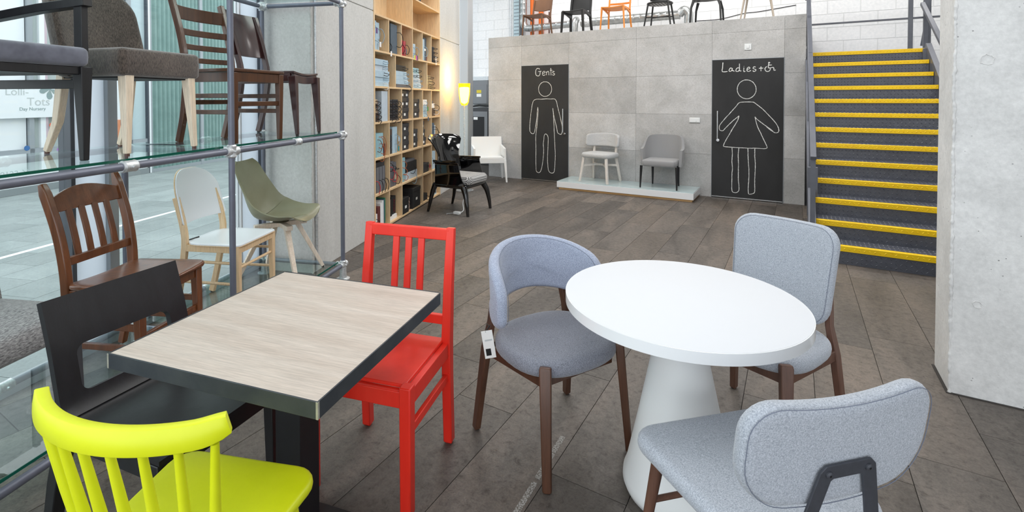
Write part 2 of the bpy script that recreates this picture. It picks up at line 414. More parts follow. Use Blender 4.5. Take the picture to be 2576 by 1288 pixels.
def frosted():
    m, nt, b = newmat('frosted_glass'); out = nt.nodes['Material Output']; b.inputs['Base Color'].default_value = lin('#e8eef4'); b.inputs['Roughness'].default_value = .4
    t = nt.nodes.new('ShaderNodeBsdfTranslucent'); t.inputs[0].default_value = lin('#eef3f7'); mx = nt.nodes.new('ShaderNodeMixShader'); mx.inputs[0].default_value = .75
    nt.links.new(b.outputs[0], mx.inputs[1]); nt.links.new(t.outputs[0], mx.inputs[2]); nt.links.new(mx.outputs[0], out.inputs[0]); return m
M['pillar_white'] = frosted()
M['orange_panel'] = pm('orange_panel', '#d98a63', '#e09a76', 6, rough=.7)
M['banner_ink'] = pm('banner_ink', '#8fa0a0', rough=.8)
M['soft_grey'] = pm('soft_grey', '#c3c8c8', rough=.8)
# ------------------------------------------------------------------ room axes
A2 = Vector((-0.3333, 0.9428)); A2.normalize()            # direction of the glazed / book wall
IN2 = Vector((-A2.y, A2.x))                                # away from the room
W0 = Vector((-3.941, 4.045))                               # left front corner of the bookcase
RZ_A = math.atan2(A2.y, A2.x)
def wl(t, d, z=0.0):                                        # along the wall, into the wall, up
    p = W0+A2*t+IN2*d; return V(p.x, p.y, z)
E2 = Vector((0.342, -0.940)).normalized(); N2 = Vector((-E2.y, E2.x))*-1   # along the display frame; towards the glazing
P1 = Vector((-3.198, 2.899))
def sc(s, d, z=0.0):
    p = P1+E2*s+N2*d; return V(p.x, p.y, z)
# ------------------------------------------------------------------ floor
fl = MB(); poly = [(-5.6, 10.3), (-5.6, 7.0), tuple(wl(3.6, .1)[:2]), tuple(wl(-1.2, .1)[:2]), tuple(sc(-.1, .9)[:2]), tuple(sc(5.0, .9)[:2]), (4.2, -2.5), (4.2, 10.3)]
poly = [(-8.5, 10.6), (-8.5, 8.3)]+[tuple(wl(4.5, .45)[:2]), tuple(wl(-1.25, .45)[:2]), tuple(sc(0, .9)[:2]), tuple(sc(5.0, .9)[:2]), (5.5, -2.5), (5.5, 10.6)]
poly = poly[::-1]
fl.prism(poly, -.15, -.006)
FLOOR = struct(fl, 'floor', M['grout'], smooth=0)
def clip(poly, p, n):
    out = []
    for i in range(len(poly)):
        a, b = poly[i], poly[(i+1) % len(poly)]
        da = (a[0]-p[0])*n[0]+(a[1]-p[1])*n[1]; db = (b[0]-p[0])*n[0]+(b[1]-p[1])*n[1]
        if da >= 0: out.append(a)
        if (da >= 0) != (db >= 0):
            t = da/(da-db); out.append((a[0]+(b[0]-a[0])*t, a[1]+(b[1]-a[1])*t))
    return out
PW, PLN = .3075, 1.23
full = MB().prism(rrect(PW-.003, PLN-.003, .001, 1), -.02, 0).mesh('plank', M['floor'], 0)
joint0 = {-7: 6.063, -8: 6.716, -6: 5.755, -5: 5.042, -4: 5.506, -3: 6.799, 0: 5.167}
rj = random.Random(3); nplank = 0
gl0 = sc(0, .88); gln = (-N2.x, -N2.y)
for k in range(-26, 14):
    x0 = .407+k*PW; y = joint0.get(k, rj.random()*PLN)
    y -= PLN*math.ceil((y+1.0)/PLN)
    while y < 8.32:
        r = [(x0, y), (x0+PW, y), (x0+PW, y+PLN), (x0, y+PLN)]
        q = clip(r, (0, 8.32), (0, -1))
        if x0 > -5.2: q = q
        else: q = r if y < 10.2 else q
        q = clip(q, gl0, gln) if q else q
        q = clip(q, wl(0, .02), (-IN2.x, -IN2.y)) if q and min(p[1] for p in q) > 2.9 else q
        cxm, cym = x0+PW/2, y+PLN/2
        # camera frustum test with margin
        dx = cxm*math.cos(YAW)+cym*math.sin(YAW); dy = -cxm*math.sin(YAW)+cym*math.cos(YAW)
        vis = dy > .3 and abs(dx) < 1.25*dy+.9
        if len(q) >= 3 and vis:
            area = abs(sum(q[i][0]*q[(i+1) % len(q)][1]-q[(i+1) % len(q)][0]*q[i][1] for i in range(len(q))))/2
            if area > .004:
                if area > PW*PLN*.999:
                    o = bpy.data.objects.new('plank', full); COL.objects.link(o); o.location = (cxm, cym, 0); o.parent = FLOOR
                else:
                    cx_ = sum(p[0] for p in q)/len(q); cy_ = sum(p[1] for p in q)/len(q)
                    qq = [((p[0]-cx_)*(1-.003/PW)+cx_, (p[1]-cy_)*(1-.003/PW)+cy_) for p in q]
                    MB().prism(qq, -.02, 0).build('plank', M['floor'], FLOOR, smooth=0)
                nplank += 1
        y += PLN
# white tape marks on the floor
for (a, b) in (((-.864, 2.045), (-.853, 1.76)), ((-.852, 1.74), (-.842, 1.42))):
    t = MB().prism([(a[0]-.011, a[1]), (a[0]+.011, a[1]), (b[0]+.012, b[1]), (b[0]-.012, b[1])][::-1], 0, .0006)
    o = t.build('tape_strip', pm('worn_tape', '#a5a39f', '#6b665f', 160, rough=.9, lo=.45, hi=.55), None, smooth=0)
    tag(o, 'worn white tape strip on the floor under the blue-grey felt chair' if a[1] > 2 else 'worn white tape strip on the floor in front of the blue-grey felt chair', 'tape')
# ------------------------------------------------------------------ concrete wall with bookcase
TW = .46
wm = MB()
TOPZ = 5.0; JZ = 2.47
def wbox(t0, t1, d0, d1, z0, z1):
    return [wl(t0, d0, z0), wl(t1, d0, z0), wl(t1, d1, z0), wl(t0, d1, z0), wl(t0, d0, z1), wl(t1, d0, z1), wl(t1, d1, z1), wl(t0, d1, z1)]
BF = [(0, 3, 2, 1), (4, 5, 6, 7), (0, 1, 5, 4), (1, 2, 6, 5), (2, 3, 7, 6), (3, 0, 4, 7)]
T0 = -1.265
for (t0, t1) in ((T0, -.025), (2.375, 3.56)):
    wm.add(wbox(t0, t1, 0, TW, 0, JZ-.006), BF); wm.add(wbox(t0, t1, .008, TW, JZ-.006, JZ+.006), BF); wm.add(wbox(t0, t1, 0, TW, JZ+.006, TOPZ), BF)
wm.add(wbox(-.025, 2.375, .40, TW, 0, TOPZ), BF)
WALL_L = struct(wm, 'wall_left', M['cast'], bevel=.004)
# ragged cast arris on the wall end
def ragged(p0, p1, r, seed, name, parent, mat, nseg=150):
    rr = random.Random(seed); mb = MB(); pts = []; rs = []; w = [0, 0, 1]
    for i in range(nseg+1):
        f = i/nseg; p = V(*p0).lerp(V(*p1), f)
        w = [w[0]*.75+rr.uniform(-1, 1)*.5, w[1]*.75+rr.uniform(-1, 1)*.5, w[2]*.7+rr.uniform(.45, 1.5)*.3]
        pts.append(p+V(w[0], w[1], 0)*r*.45); rs.append(r*w[2]*rr.uniform(.85, 1.1))
    mb.tube(pts, rs, 7); return mb.build(name, mat, parent, smooth=60)
a, b = wl(T0+.004, .004), wl(T0+.004, TW-.004)
ragged((a.x, a.y, 0), (a.x, a.y, 3.2), .008, 5, 'rough_arris', WALL_L, M['cast_rough'], 260)
ragged((b.x, b.y, 0), (b.x, b.y, 3.2), .008, 6, 'rough_arris', WALL_L, M['cast_rough'], 260)
# conduit on the wall corner
cd = wl(T0+.045, -.014); mb = MB().tube([(cd.x, cd.y, .02), (cd.x, cd.y, 3.6)], .011, 12); cond = thing('conduit', 'thin galvanised conduit pipe running up the concrete wall corner', 'pipe')
mb.build('pipe', M['galv'], cond)
for z in (.45, 1.33, 2.6): MB().tube([(cd.x, cd.y, z), (cd.x, cd.y, z+.035)], .015, 12).build('saddle', M['galv'], cond)
# ------------------------------------------------------------------ back block wall, steel column
bw = MB().box(-9.0, 5.5, 10.205, 10.45, 0, TOPZ); WB = struct(bw, 'wall_back', pm('mortar', '#dcdddd', rough=.9), smooth=0)
blk = MB().box(-.219, .219, 0, .09, 0, .2165)
blkm = blk.mesh('block', M['block'], 0); bmb = bpy.data.meshes
nb = 0
for c in range(0, 19):
    z = c*.225
    for i in range(-22, 11):
        x = i*.45+(.225 if c % 2 else 0)
        left = x < -5.0 and x > -7.6; up = z > 2.35 and x > -7.6; right = x > .2 and z > 1.9
        if (left or up or right) and x < 2.6 and z < 4.0:
            o = bpy.data.objects.new('block', blkm); COL.objects.link(o); o.location = (x, 10.2, z); o.parent = WB
            bv = None; nb += 1
sc_ = MB().box(-5.92, -5.72, 8.55, 8.75, 0, TOPZ)
struct(sc_, 'trim_1', pm('steel_white', '#b4b7b9', rough=.45), bevel=.012)
# ceiling
struct(MB().prism(poly, 5.0, 5.2), 'ceiling', pm('ceiling_paint', '#8b8d8f', rough=.9), smooth=0)
struct(MB().box(5.5, 5.7, -2.5, 10.6, 0, 5.0), 'wall_right', M['block'], smooth=0)
# ------------------------------------------------------------------ toilet pod
PY0 = 8.32; PH = 2.69
pod = MB().box(-5.07, .12, PY0+.02, 10.2, 0, 2.6); POD = struct(pod, 'wall_pod', pm('panel_joint', '#8b8987', rough=.9), smooth=0)
struct(MB().box(-5.08, .128, PY0+.012, 10.2, 2.601, 2.67), 'floor_mezzanine', M['pod'], smooth=0)
xs = [-5.08, -4.36, -3.412, -2.23, -1.082, -.132, .128]; zs = [0, .035, .65, 1.262, 1.87, 2.495, PH]
zs = [0, .65, 1.262, 1.87, 2.495, PH]
for i in range(6):
    for j in range(5):
        x0, x1, z0, z1 = xs[i], xs[i+1], zs[j], zs[j+1]
        if i in (1, 4):
            dt = 2.125 if i == 1 else 2.095
            if z1 <= dt: continue
            if z0 < dt: z0 = dt
        MB().box(x0+.0012, x1-.0012, PY0, PY0+.018, z0+.0012, z1-.0012).build('panel', M['pod'], POD, smooth=0)
# doors with chalk drawings
def ribbon(mb, pts, w, rr, y):
    """flat chalk stroke in the x-z plane, slightly uneven"""
    P = [Vector(p) for p in pts]; D = []
    for i in range(len(P)-1):
        L = (P[i+1]-P[i]).length; k = max(1, int(L/.012))
        for j in range(k): D.append(P[i].lerp(P[i+1], j/k))
    D.append(P[-1]); n = len(D); vs = []
    for i, p in enumerate(D):
        t = (D[min(i+1, n-1)]-D[max(i-1, 0)]); t = t.normalized() if t.length > 1e-6 else Vector((1, 0)); nn = Vector((-t.y, t.x))
        j = rr.uniform(-.0012, .0012); h = w*rr.uniform(.36, .62)
        for s_ in (1, -1): vs.append((p.x+nn.x*(j+s_*h), y, p.y+nn.y*(j+s_*h)))
    for i in range(n): vs.append(((vs[2*i][0]+vs[2*i+1][0])/2, y-.0015, (vs[2*i][2]+vs[2*i+1][2])/2))
    fs = []
    for i in range(n-1):
        fs += [(2*i, 2*i+2, 2*n+i+1, 2*n+i), (2*n+i, 2*n+i+1, 2*i+3, 2*i+1)]
    mb.add(vs, fs)
def smooth2(pts, n=4):
    return [(p.x, p.y) for p in catmull([(a, b, 0) for a, b in pts], n)]
CH_G=[[(0.384,2.047),(0.367,2.063),(0.333,2.064),(0.308,2.039),(0.301,1.988),(0.311,1.947),(0.345,1.926),(0.379,1.94),(0.39,1.97),(0.393,2.009)],[(0.356,2.007),(0.418,2.012)],[(0.442,1.971),(0.49,1.983),(0.484,2.006),(0.46,2.007),(0.44,1.979),(0.442,1.949),(0.462,1.933),(0.498,1.947)],[(0.517,2.002),(0.521,1.937)],[(0.521,1.977),(0.537,2.001),(0.557,2.004),(0.566,1.976),(0.567,1.935)],[(0.605,2.063),(0.61,1.932)],[(0.587,2.025),(0.636,2.023)],[(0.676,1.994),(0.654,2.003),(0.64,1.988),(0.649,1.973),(0.673,1.962),(0.679,1.947),(0.66,1.933),(0.634,1.942)],[(0.492,1.818),(0.521,1.814),(0.549,1.804),(0.573,1.788),(0.594,1.766),(0.609,1.741),(0.619,1.713),(0.622,1.683),(0.619,1.654),(0.609,1.626),(0.594,1.601),(0.573,1.58),(0.549,1.565),(0.521,1.555),(0.492,1.552),(0.463,1.555),(0.436,1.565),(0.411,1.581),(0.39,1.603),(0.374,1.628),(0.364,1.657),(0.361,1.687),(0.364,1.716),(0.374,1.745),(0.39,1.77),(0.41,1.791),(0.435,1.806),(0.463,1.816),(0.492,1.818)],[(0.183,0.906),(0.183,1.02),(0.201,1.206),(0.22,1.329),(0.237,1.422),(0.26,1.473),(0.3,1.495),(0.351,1.502),(0.418,1.5),(0.507,1.507),(0.595,1.504),(0.66,1.507),(0.693,1.495),(0.717,1.453),(0.747,1.333),(0.785,1.195),(0.824,1.046),(0.828,0.927)],[(0.283,0.91),(0.306,1.023),(0.326,1.167),(0.34,1.31),(0.345,1.356)],[(0.345,1.356),(0.353,1.279),(0.342,1.146),(0.328,1.003),(0.315,0.911)],[(0.644,1.338),(0.65,1.283),(0.666,1.203),(0.693,1.093),(0.72,0.994),(0.728,0.924)],[(0.644,1.338),(0.655,1.253),(0.661,1.132),(0.669,1.012),(0.67,0.922)],[(0.192,1.13),(0.183,1.026),(0.183,0.923),(0.198,0.888),(0.226,0.865),(0.26,0.866),(0.281,0.901),(0.3,0.999),(0.319,1.101),(0.322,1.132)],[(0.342,1.133),(0.331,1.04),(0.317,0.928),(0.304,0.794),(0.306,0.671),(0.309,0.558),(0.306,0.425),(0.31,0.261),(0.317,0.174),(0.363,0.15),(0.396,0.17),(0.424,0.238),(0.447,0.362),(0.461,0.485),(0.463,0.587),(0.456,0.678),(0.468,0.77),(0.474,0.831),(0.499,0.867),(0.535,0.848),(0.554,0.794),(0.552,0.703),(0.547,0.571),(0.541,0.429),(0.548,0.288),(0.565,0.198),(0.602,0.165),(0.656,0.169),(0.678,0.216),(0.689,0.358),(0.694,0.498),(0.685,0.658),(0.678,0.839),(0.67,0.959),(0.663,1.139)],[(0.682,1.139),(0.704,1.05),(0.726,0.96),(0.742,0.896),(0.785,0.873),(0.815,0.882),(0.828,0.963),(0.824,1.023),(0.806,1.102),(0.795,1.142)]]
CH_L=[[(0.153,2.05),(0.15,1.98),(0.146,1.913),(0.217,1.913)],[(0.28,1.953),(0.259,1.965),(0.24,1.94),(0.242,1.914),(0.267,1.919),(0.281,1.943)],[(0.282,1.962),(0.281,1.93),(0.311,1.912)],[(0.379,1.954),(0.354,1.964),(0.331,1.937),(0.336,1.909),(0.362,1.913),(0.38,1.94)],[(0.376,2.025),(0.379,1.926),(0.403,1.915)],[(0.434,1.963),(0.436,1.906),(0.456,1.91)],[(0.434,1.984),(0.437,1.981)],[(0.476,1.932),(0.509,1.945),(0.512,1.96),(0.496,1.968),(0.48,1.95),(0.477,1.919),(0.497,1.904),(0.529,1.917)],[(0.588,1.965),(0.568,1.97),(0.555,1.952),(0.569,1.938),(0.589,1.929),(0.589,1.911),(0.569,1.902),(0.551,1.914)],[(0.63,1.945),(0.687,1.948)],[(0.658,1.971),(0.657,1.904)],[(0.749,2.017),(0.761,2.03),(0.768,2.021),(0.757,2.012),(0.754,1.948),(0.814,1.952),(0.822,1.912),(0.843,1.916)],[(0.759,1.987),(0.796,1.989)],[(0.73,1.969),(0.711,1.947),(0.711,1.916),(0.735,1.897),(0.762,1.903),(0.775,1.927),(0.773,1.945)],[(0.474,1.781),(0.501,1.776),(0.527,1.766),(0.551,1.749),(0.57,1.726),(0.585,1.7),(0.594,1.671),(0.597,1.64),(0.595,1.609),(0.586,1.58),(0.571,1.554),(0.552,1.532),(0.529,1.516),(0.503,1.505),(0.476,1.502),(0.448,1.506),(0.422,1.516),(0.398,1.533),(0.378,1.555),(0.363,1.582),(0.353,1.611),(0.35,1.643),(0.353,1.674),(0.362,1.704),(0.376,1.73),(0.396,1.752),(0.42,1.768),(0.446,1.778),(0.474,1.781)],[(0.109,1.056),(0.117,1.103),(0.168,1.179),(0.259,1.292),(0.333,1.385),(0.374,1.441),(0.415,1.452),(0.48,1.456),(0.561,1.452),(0.601,1.423),(0.688,1.347),(0.783,1.237),(0.853,1.149),(0.884,1.079),(0.888,1.036)],[(0.109,1.056),(0.118,1.028),(0.16,1.02),(0.202,1.068),(0.285,1.163),(0.376,1.248)],[(0.376,1.248),(0.36,1.183),(0.327,1.118),(0.27,1.016)],[(0.586,1.238),(0.61,1.206),(0.69,1.136),(0.769,1.075),(0.815,1.034)],[(0.586,1.238),(0.599,1.17),(0.619,1.098),(0.644,1.029)],[(0.737,1.09),(0.8,1.038),(0.846,1.011),(0.877,1.018),(0.891,1.05),(0.883,1.094)],[(0.303,1.077),(0.262,0.993),(0.212,0.898),(0.169,0.798),(0.187,0.78),(0.271,0.775),(0.387,0.774),(0.518,0.772),(0.614,0.777),(0.736,0.78),(0.732,0.834),(0.692,0.926),(0.651,1.024),(0.623,1.086)],[(0.287,0.767),(0.291,0.66),(0.286,0.558),(0.294,0.466),(0.288,0.372),(0.287,0.242),(0.29,0.122),(0.326,0.096),(0.368,0.111),(0.384,0.158),(0.375,0.296),(0.374,0.435),(0.374,0.564),(0.37,0.665),(0.378,0.771)],[(0.498,0.768),(0.501,0.645),(0.507,0.536),(0.514,0.427),(0.512,0.298),(0.506,0.206),(0.51,0.102),(0.543,0.096),(0.579,0.113),(0.591,0.15),(0.59,0.314),(0.594,0.451),(0.596,0.542),(0.588,0.65),(0.588,0.773)]]

def make_door(name, x0, x1, top, strokes, nlet, hx, hz0, hz1, kx, kz, desc):
    d = MB().box(x0+.006, x1-.006, PY0-.012, PY0+.03, .03, top-.006).build(name, M['door'], None, bevel=.002, smooth=0); d['kind'] = 'structure'
    fr = MB(); fr.box(x0, x0+.005, PY0-.008, PY0+.02, 0, top).box(x1-.005, x1, PY0-.008, PY0+.02, 0, top).box(x0, x1, PY0-.008, PY0+.02, top-.005, top)
    fr.build('door_edge_trim', M['mull_light'], d, smooth=0)
    MB().box(x0+.01, x1-.01, PY0-.014, PY0+.01, .012, .028).build('threshold_strip', M['chrome'], d, smooth=0)
    rr = random.Random(len(strokes)); a = MB(); b = MB()
    for i, st in enumerate(strokes):
        pts = [(x0+u, z) for u, z in st]
        ribbon(a if i < nlet else b, smooth2(pts), .011 if i < nlet else .0095, rr, PY0-.0125)
    tag(a.build('chalk_lettering', M['chalk'], d, smooth=0), 'chalk lettering '+desc); tag(b.build('chalk_figure', M['chalk'], d, smooth=0), 'chalk outline figure')
    h = MB().tube([(hx, PY0-.06, hz0), (hx, PY0-.06, hz1)], .011, 12).build('pull_handle', M['chrome'], d)
    for z in (hz0+.05, hz1-.05): MB().tube([(hx, PY0-.06, z), (hx, PY0-.012, z)], .006, 8).build('handle_stud', M['chrome'], h)
    k = MB().tube([(kx, PY0-.03, kz), (kx, PY0-.012, kz)], .022, 16).build('lock_rose', M['chrome'], d)
    MB().tube([(kx, PY0-.05, kz), (kx, PY0-.03, kz)], .013, 12).build('thumb_turn', M['chrome'], k)
    return d
make_door('door_1', -4.36, -3.412, 2.125, CH_G, 8, -3.503, .91, 1.33, -3.484, .885, 'reading Gents')
make_door('door_2', -1.082, -.132, 2.095, CH_L, 14, -.993, .90, 1.32, -.99, .876, 'reading Ladies and a wheelchair symbol')
# switches
def switch(x0, x1, z0, z1, label, two):
    t = thing('wall_switch', label, 'switch', ((x0+x1)/2, PY0, (z0+z1)/2)); w, h = (x1-x0)/2, (z1-z0)/2
    MB().box(-w, w, -.012, 0, -h, h).build('plate', M['white_plastic'], t, bevel=.003)
    if two: MB().box(-w*.45, w*.45, -.02, -.011, -h*.5, h*.5).build('rocker', M['white_plastic'], t, bevel=.003)
    else:
        MB().box(-w*.92, w*.92, -.018, -.011, -h*.85, h*.85).build('cover', M['white_plastic'], t, bevel=.003)
        MB().box(-w*.75, -w*.65, -.0185, -.017, h*.45, h*.6).build('indicator', M['soft_grey'], t)
        MB().tube([(w*.3, -.018, -h*.4), (w*.3, -.0195, -h*.4)], .006, 10).build('dial', M['soft_grey'], t)
switch(-.642, -.551, 2.222, 2.315, 'small square white light switch above the Ladies door', True)
switch(-1.40, -1.245, 1.132, 1.209, 'wide white control plate on the concrete wall left of the Ladies door', False)
# display platform
pl = thing('display_platform', 'low white display platform with glass top carrying two chairs between the doors', 'platform', (0, 0, 0))
X0, X1, Y0, Y1 = -3.37, -1.235, 7.70, 8.315
MB().box(X0+.03, X1-.02, Y0+.02, Y1, 0, .034).build('oak_base', M['oak_edge'], pl, bevel=.002)
MB().box(X0, X1, Y0, Y1, .034, .128).build('white_box', M['white_gloss'], pl, bevel=.002)
tag(MB().box(X0+.004, X1-.004, Y0+.004, Y1, .1285, .136).build('glass_top', pm('back_painted_glass', '#b9cccf', '#c6d6d8', 3, rough=.06), pl, bevel=.001), 'pale glass sheet')
for i in range(1, 4):
    x = X0+(X1-X0)*i/4
# ------------------------------------------------------------------ stairs
def tread_pattern(mb, x0, x1, plane, a0, a1, c, pitch=.034, seedoff=0):
    """raised lozenges on a plate; plane 'v' = vertical (x,z at y=c), 'h' = horizontal (x,y at z=c)"""
    nx = int((x1-x0)/pitch); na = max(1, int((a1-a0)/pitch+.3))
    for i in range(nx):
        for j in range(na):
            cx_ = x0+(i+.5)*(x1-x0)/nx; ca = a0+(j+.5)*(a1-a0)/na; s_ = 1 if (i+j+seedoff) % 2 else -1
            L, W, H = .014, .0056, .004
            ca_, sa_ = .72, .69*s_
            P = [(L*ca_, L*sa_), (-W*sa_, W*ca_), (-L*ca_, -L*sa_), (W*sa_, -W*ca_)]
            if plane == 'v':
                vs = [(cx_+u, c, ca+w) for u, w in P]+[(cx_, c-H, ca)]
            else:
                vs = [(cx_+u, ca+w, c) for u, w in P]+[(cx_, ca, c+H)]
            mb.add(vs, [(0, 1, 4), (1, 2, 4), (2, 3, 4), (3, 0, 4)])
SX0, SX1 = .185, 1.44; RISE, GO, SY0 = .1663, .255, 5.53
ST = thing('steel_staircase', 'dark grey chequer-plate steel staircase with yellow nosings beside the concrete column', 'staircase', (0, 0, 0))
for k in range(1, 14):
    y = SY0+(k-1)*GO; z = k*RISE; last = (k == 13)
    st = MB().box(SX0, SX1, y+.012, y+.016, z-RISE, z-.05).build('riser', M['stairs'], ST, smooth=0)
    p = MB(); tread_pattern(p, SX0+.01, SX1-.01, 'v', z-RISE+.006, z-.053, y+.012, seedoff=k); p.build('tread_pattern', M['stairs'], st, smooth=0)['kind'] = 'stuff'
    d = 1.62 if last else GO+.02
    tr = MB().box(SX0, SX1, y+.055, y+d, z-.006, z).build('tread' if not last else 'landing', M['stairs'], ST, smooth=0)
    if k < 10:
        p = MB(); tread_pattern(p, SX0+.01, SX1-.01, 'h', y+.06, y+GO-.0, z); p.build('tread_pattern', M['stairs'], tr, smooth=0)['kind'] = 'stuff'
    no = MB().box(SX0, SX1, y, y+.055, z-.05, z).build('nosing', M['yellow'], ST, bevel=.003)
    p = MB(); tread_pattern(p, SX0+.008, SX1-.008, 'v', z-.047, z-.004, y-.0001, pitch=.036); 
    if k < 10: tread_pattern(p, SX0+.008, SX1-.008, 'h', y+.006, y+.05, z, pitch=.036)
    p.build('tread_pattern', M['yellow'], no, smooth=0)['kind'] = 'stuff'
yt = SY0+12*GO
for (xa, xb) in ((.12, .182), (1.444, 1.50)):
    s_ = MB(); pts = [(SY0-.06, 0), (SY0-.06, .19), (yt-.02, 13*RISE+.06), (yt+.02, 13*RISE+.06), (yt+.02, 13*RISE-.28), (SY0+.30, 0)]
    s_.prism(pts, xa, xb, lambda u, v, w: (w, u, v)).build('stringer', M['steel_grey'], ST, bevel=.003, smooth=0)
    MB().box(xa-.03, xb+.0, yt-.05, yt+1.6, 13*RISE-.25, 13*RISE-.006).build('landing_beam', M['steel_grey'], ST, bevel=.003, smooth=0)
# left balustrade in the plane of the stringer
lb = .15
MB().sweep([(lb, SY0-.02, .95), (lb, yt, 13*RISE+.92), (lb, yt+.9, 13*RISE+.92)], (.05, .04)).build('handrail', M['steel_grey'], ST, bevel=.004)
for f in (0.0, .25, .5, .75, 1.0):
    y = SY0+.04+f*(yt-SY0-.04); zb = .15+f*13*RISE
    MB().box(lb-.02, lb+.02, y-.02, y+.02, zb-.05, zb+.82).build('baluster', M['steel_grey'], ST, smooth=0)
MB().box(.115, .205, SY0+.55, SY0+.62, .30, .80).build('bracket', M['steel_grey'], ST, bevel=.003)
# landing guard
for (x, y) in ((1.35, 9.0), (1.51, 9.0), (1.60, 9.35)):
    MB().box(x-.025, x+.025, y-.025, y+.025, 13*RISE, 13*RISE+1.2).build('guard_post', M['steel_grey'], ST, bevel=.003)
MB().box(.2, 1.7, 8.985, 9.015, 2.60, 2.625).build('guard_rail', M['steel_grey'], ST, bevel=.002)
MB().box(.2, 1.7, 8.985, 9.015, 3.3, 3.34).build('guard_rail', M['steel_grey'], ST, bevel=.002)
MB().bar((1.47, 8.97, 2.80), (1.62, 8.2, 1.95), .05, .05, hint=(1, 0, 0)).build('upper_handrail', M['steel_grey'], ST, bevel=.004)
MB().bar((1.62, 9.3, 3.0), (1.52, 9.3, 2.25), .03, .03).build('brace', M['steel_grey'], ST)
# dark steel post and gap beside the pod
struct(MB().box(.133, .15, 8.3, 8.36, 0, 2.6).box(.13, .2, 9.0, 9.05, 0, 2.1), 'trim_2', M['dark'], smooth=0)
# ------------------------------------------------------------------ right concrete column
co = MB().box(.68, 2.1, 3.385, 3.695, 0, TOPZ)
COLM = struct(co, 'wall_column', M['column'], bevel=.006)
ragged((.683, 3.388, 0), (.683, 3.388, 2.6), .008, 11, 'rough_arris', COLM, M['column'], 330)
rr = random.Random(8)
for (x, z, r) in ((.80, 1.69, .026), (.78, .475, .017)):
    pc = MB(); pts = []
    for k in range(22):
        a = 2*PI*k/22; q = r*rr.uniform(.85, 1.1); pts.append((x+q*math.cos(a), 3.384, z+q*math.sin(a)))
    pc.tube(pts, .0022, 5, closed=True); pc.build('plug_ring', M['column'], COLM)
MB().prism([(.668, 3.375), (2.1, 3.375), (2.1, 3.385), (.68, 3.385), (.68, 3.695), (.668, 3.695)], 0, .004).build('sealant_bead', M['grout'], COLM, smooth=0)
# ------------------------------------------------------------------ glazing behind the display frame
GD = .88
WIN = MB()
def sbox(mb, s0, s1, d0, d1, z0, z1):
    p = [sc(s0, d0, z0), sc(s1, d0, z0), sc(s1, d1, z0), sc(s0, d1, z0), sc(s0, d0, z1), sc(s1, d0, z1), sc(s1, d1, z1), sc(s0, d1, z1)]
    return mb.add(p, BF)
W1 = sbox(MB(), -.19, 5.2, GD-.02, GD+.04, 0, .06).build('window_1', M['mull_light'], None, bevel=.003, smooth=0); W1['kind'] = 'structure'
for (s0, s1, m) in ((-.20, -.11, 'mull'), (1.262, 1.325, 'mull_light'), (1.525, 1.55, 'mull'), (2.95, 3.02, 'mull')):
    sbox(MB(), s0, s1, GD-.04, GD+.05, .06, 4.98).build('mullion', M[m], W1, bevel=.003, smooth=0)
for (s0, s1) in ((-.11, .115), (1.325, 1.525)):
    tag(sbox(MB(), s0, s1, GD-.01, GD+.02, .06, 4.98).build('infill_panel', M['pillar_white'], W1, smooth=0), 'narrow white infill panel')
sbox(MB(), .115, .13, GD-.02, GD+.03, .06, 4.98).build('panel_trim', M['white'], W1, smooth=0)
for (s0, s1) in ((.13, 1.262), (1.55, 2.95), (3.02, 5.2)):
    sbox(MB(), s0, s1, GD, GD+.012, .06, 4.98).build('pane', M['glass'], W1, smooth=0)
# ------------------------------------------------------------------ outside: paving and the building opposite
FO = Vector((-10.56, 2.62)); D_OUT = .95
OUT = MB(); p = [sc(7, GD+.05), sc(-9, GD+.05), sc(-9, 14), sc(7, 14)]
OUT.prism([(q.x, q.y) for q in p], -.3, -.034); OUTG = struct(OUT, 'floor_outside', M['grout'], smooth=0)
slab = MB().box(-.298, .298, -.198, .198, -.03, -.022).mesh('paving_slab', M['pave'], 0)
for i in range(17):
    for j in range(17):
        s = 2.6-j*.6-(.3 if i % 2 else 0); d = GD+.27+i*.4
        q = sc(s, d); o = bpy.data.objects.new('paving_slab', slab); COL.objects.link(o); o.location = (q.x, q.y, 0)
        o.rotation_euler = (0, 0, math.atan2(E2.y, E2.x)); o.parent = OUTG
q0, q1 = sc(3.4, 3.55), sc(-6, 3.55)
ln = MB(); p = [sc(3.6, 3.50), sc(-6, 3.50), sc(-6, 3.57), sc(3.6, 3.57)]
ln.prism([(q.x, q.y) for q in p], -.022, -.0205); ln.build('painted_line', M['outside_white'], OUTG, smooth=0)
FB = thing('shop_building', 'building across the yard with teal corrugated cladding and a white nursery shopfront', 'building', (FO.x, FO.y, -.02), rz=RZ_A)
def fbox(x0, x1, y0, y1, z0, z1, name, m, parent=FB, lab=None, bevel=0):
    o = MB().box(x0, x1, y0, y1, z0, z1).build(name, m, parent, bevel=bevel, smooth=0)
    if lab: tag(o, lab)
    return o
fbox(-6, 9, .12, .3, 0, 4.6, 'back_wall', M['outside_white'])
fbox(-6, 2.63, -.06, .12, 0, .11, 'plinth', pm('plinth_grey', '#8d9496', rough=.6))
fbox(-6, 2.63, -.02, .12, .11, .55, 'apron_panel', M['outside_white'])
fbox(-6, 2.63, -.09, .12, .55, .60, 'sill', M['outside_white'])
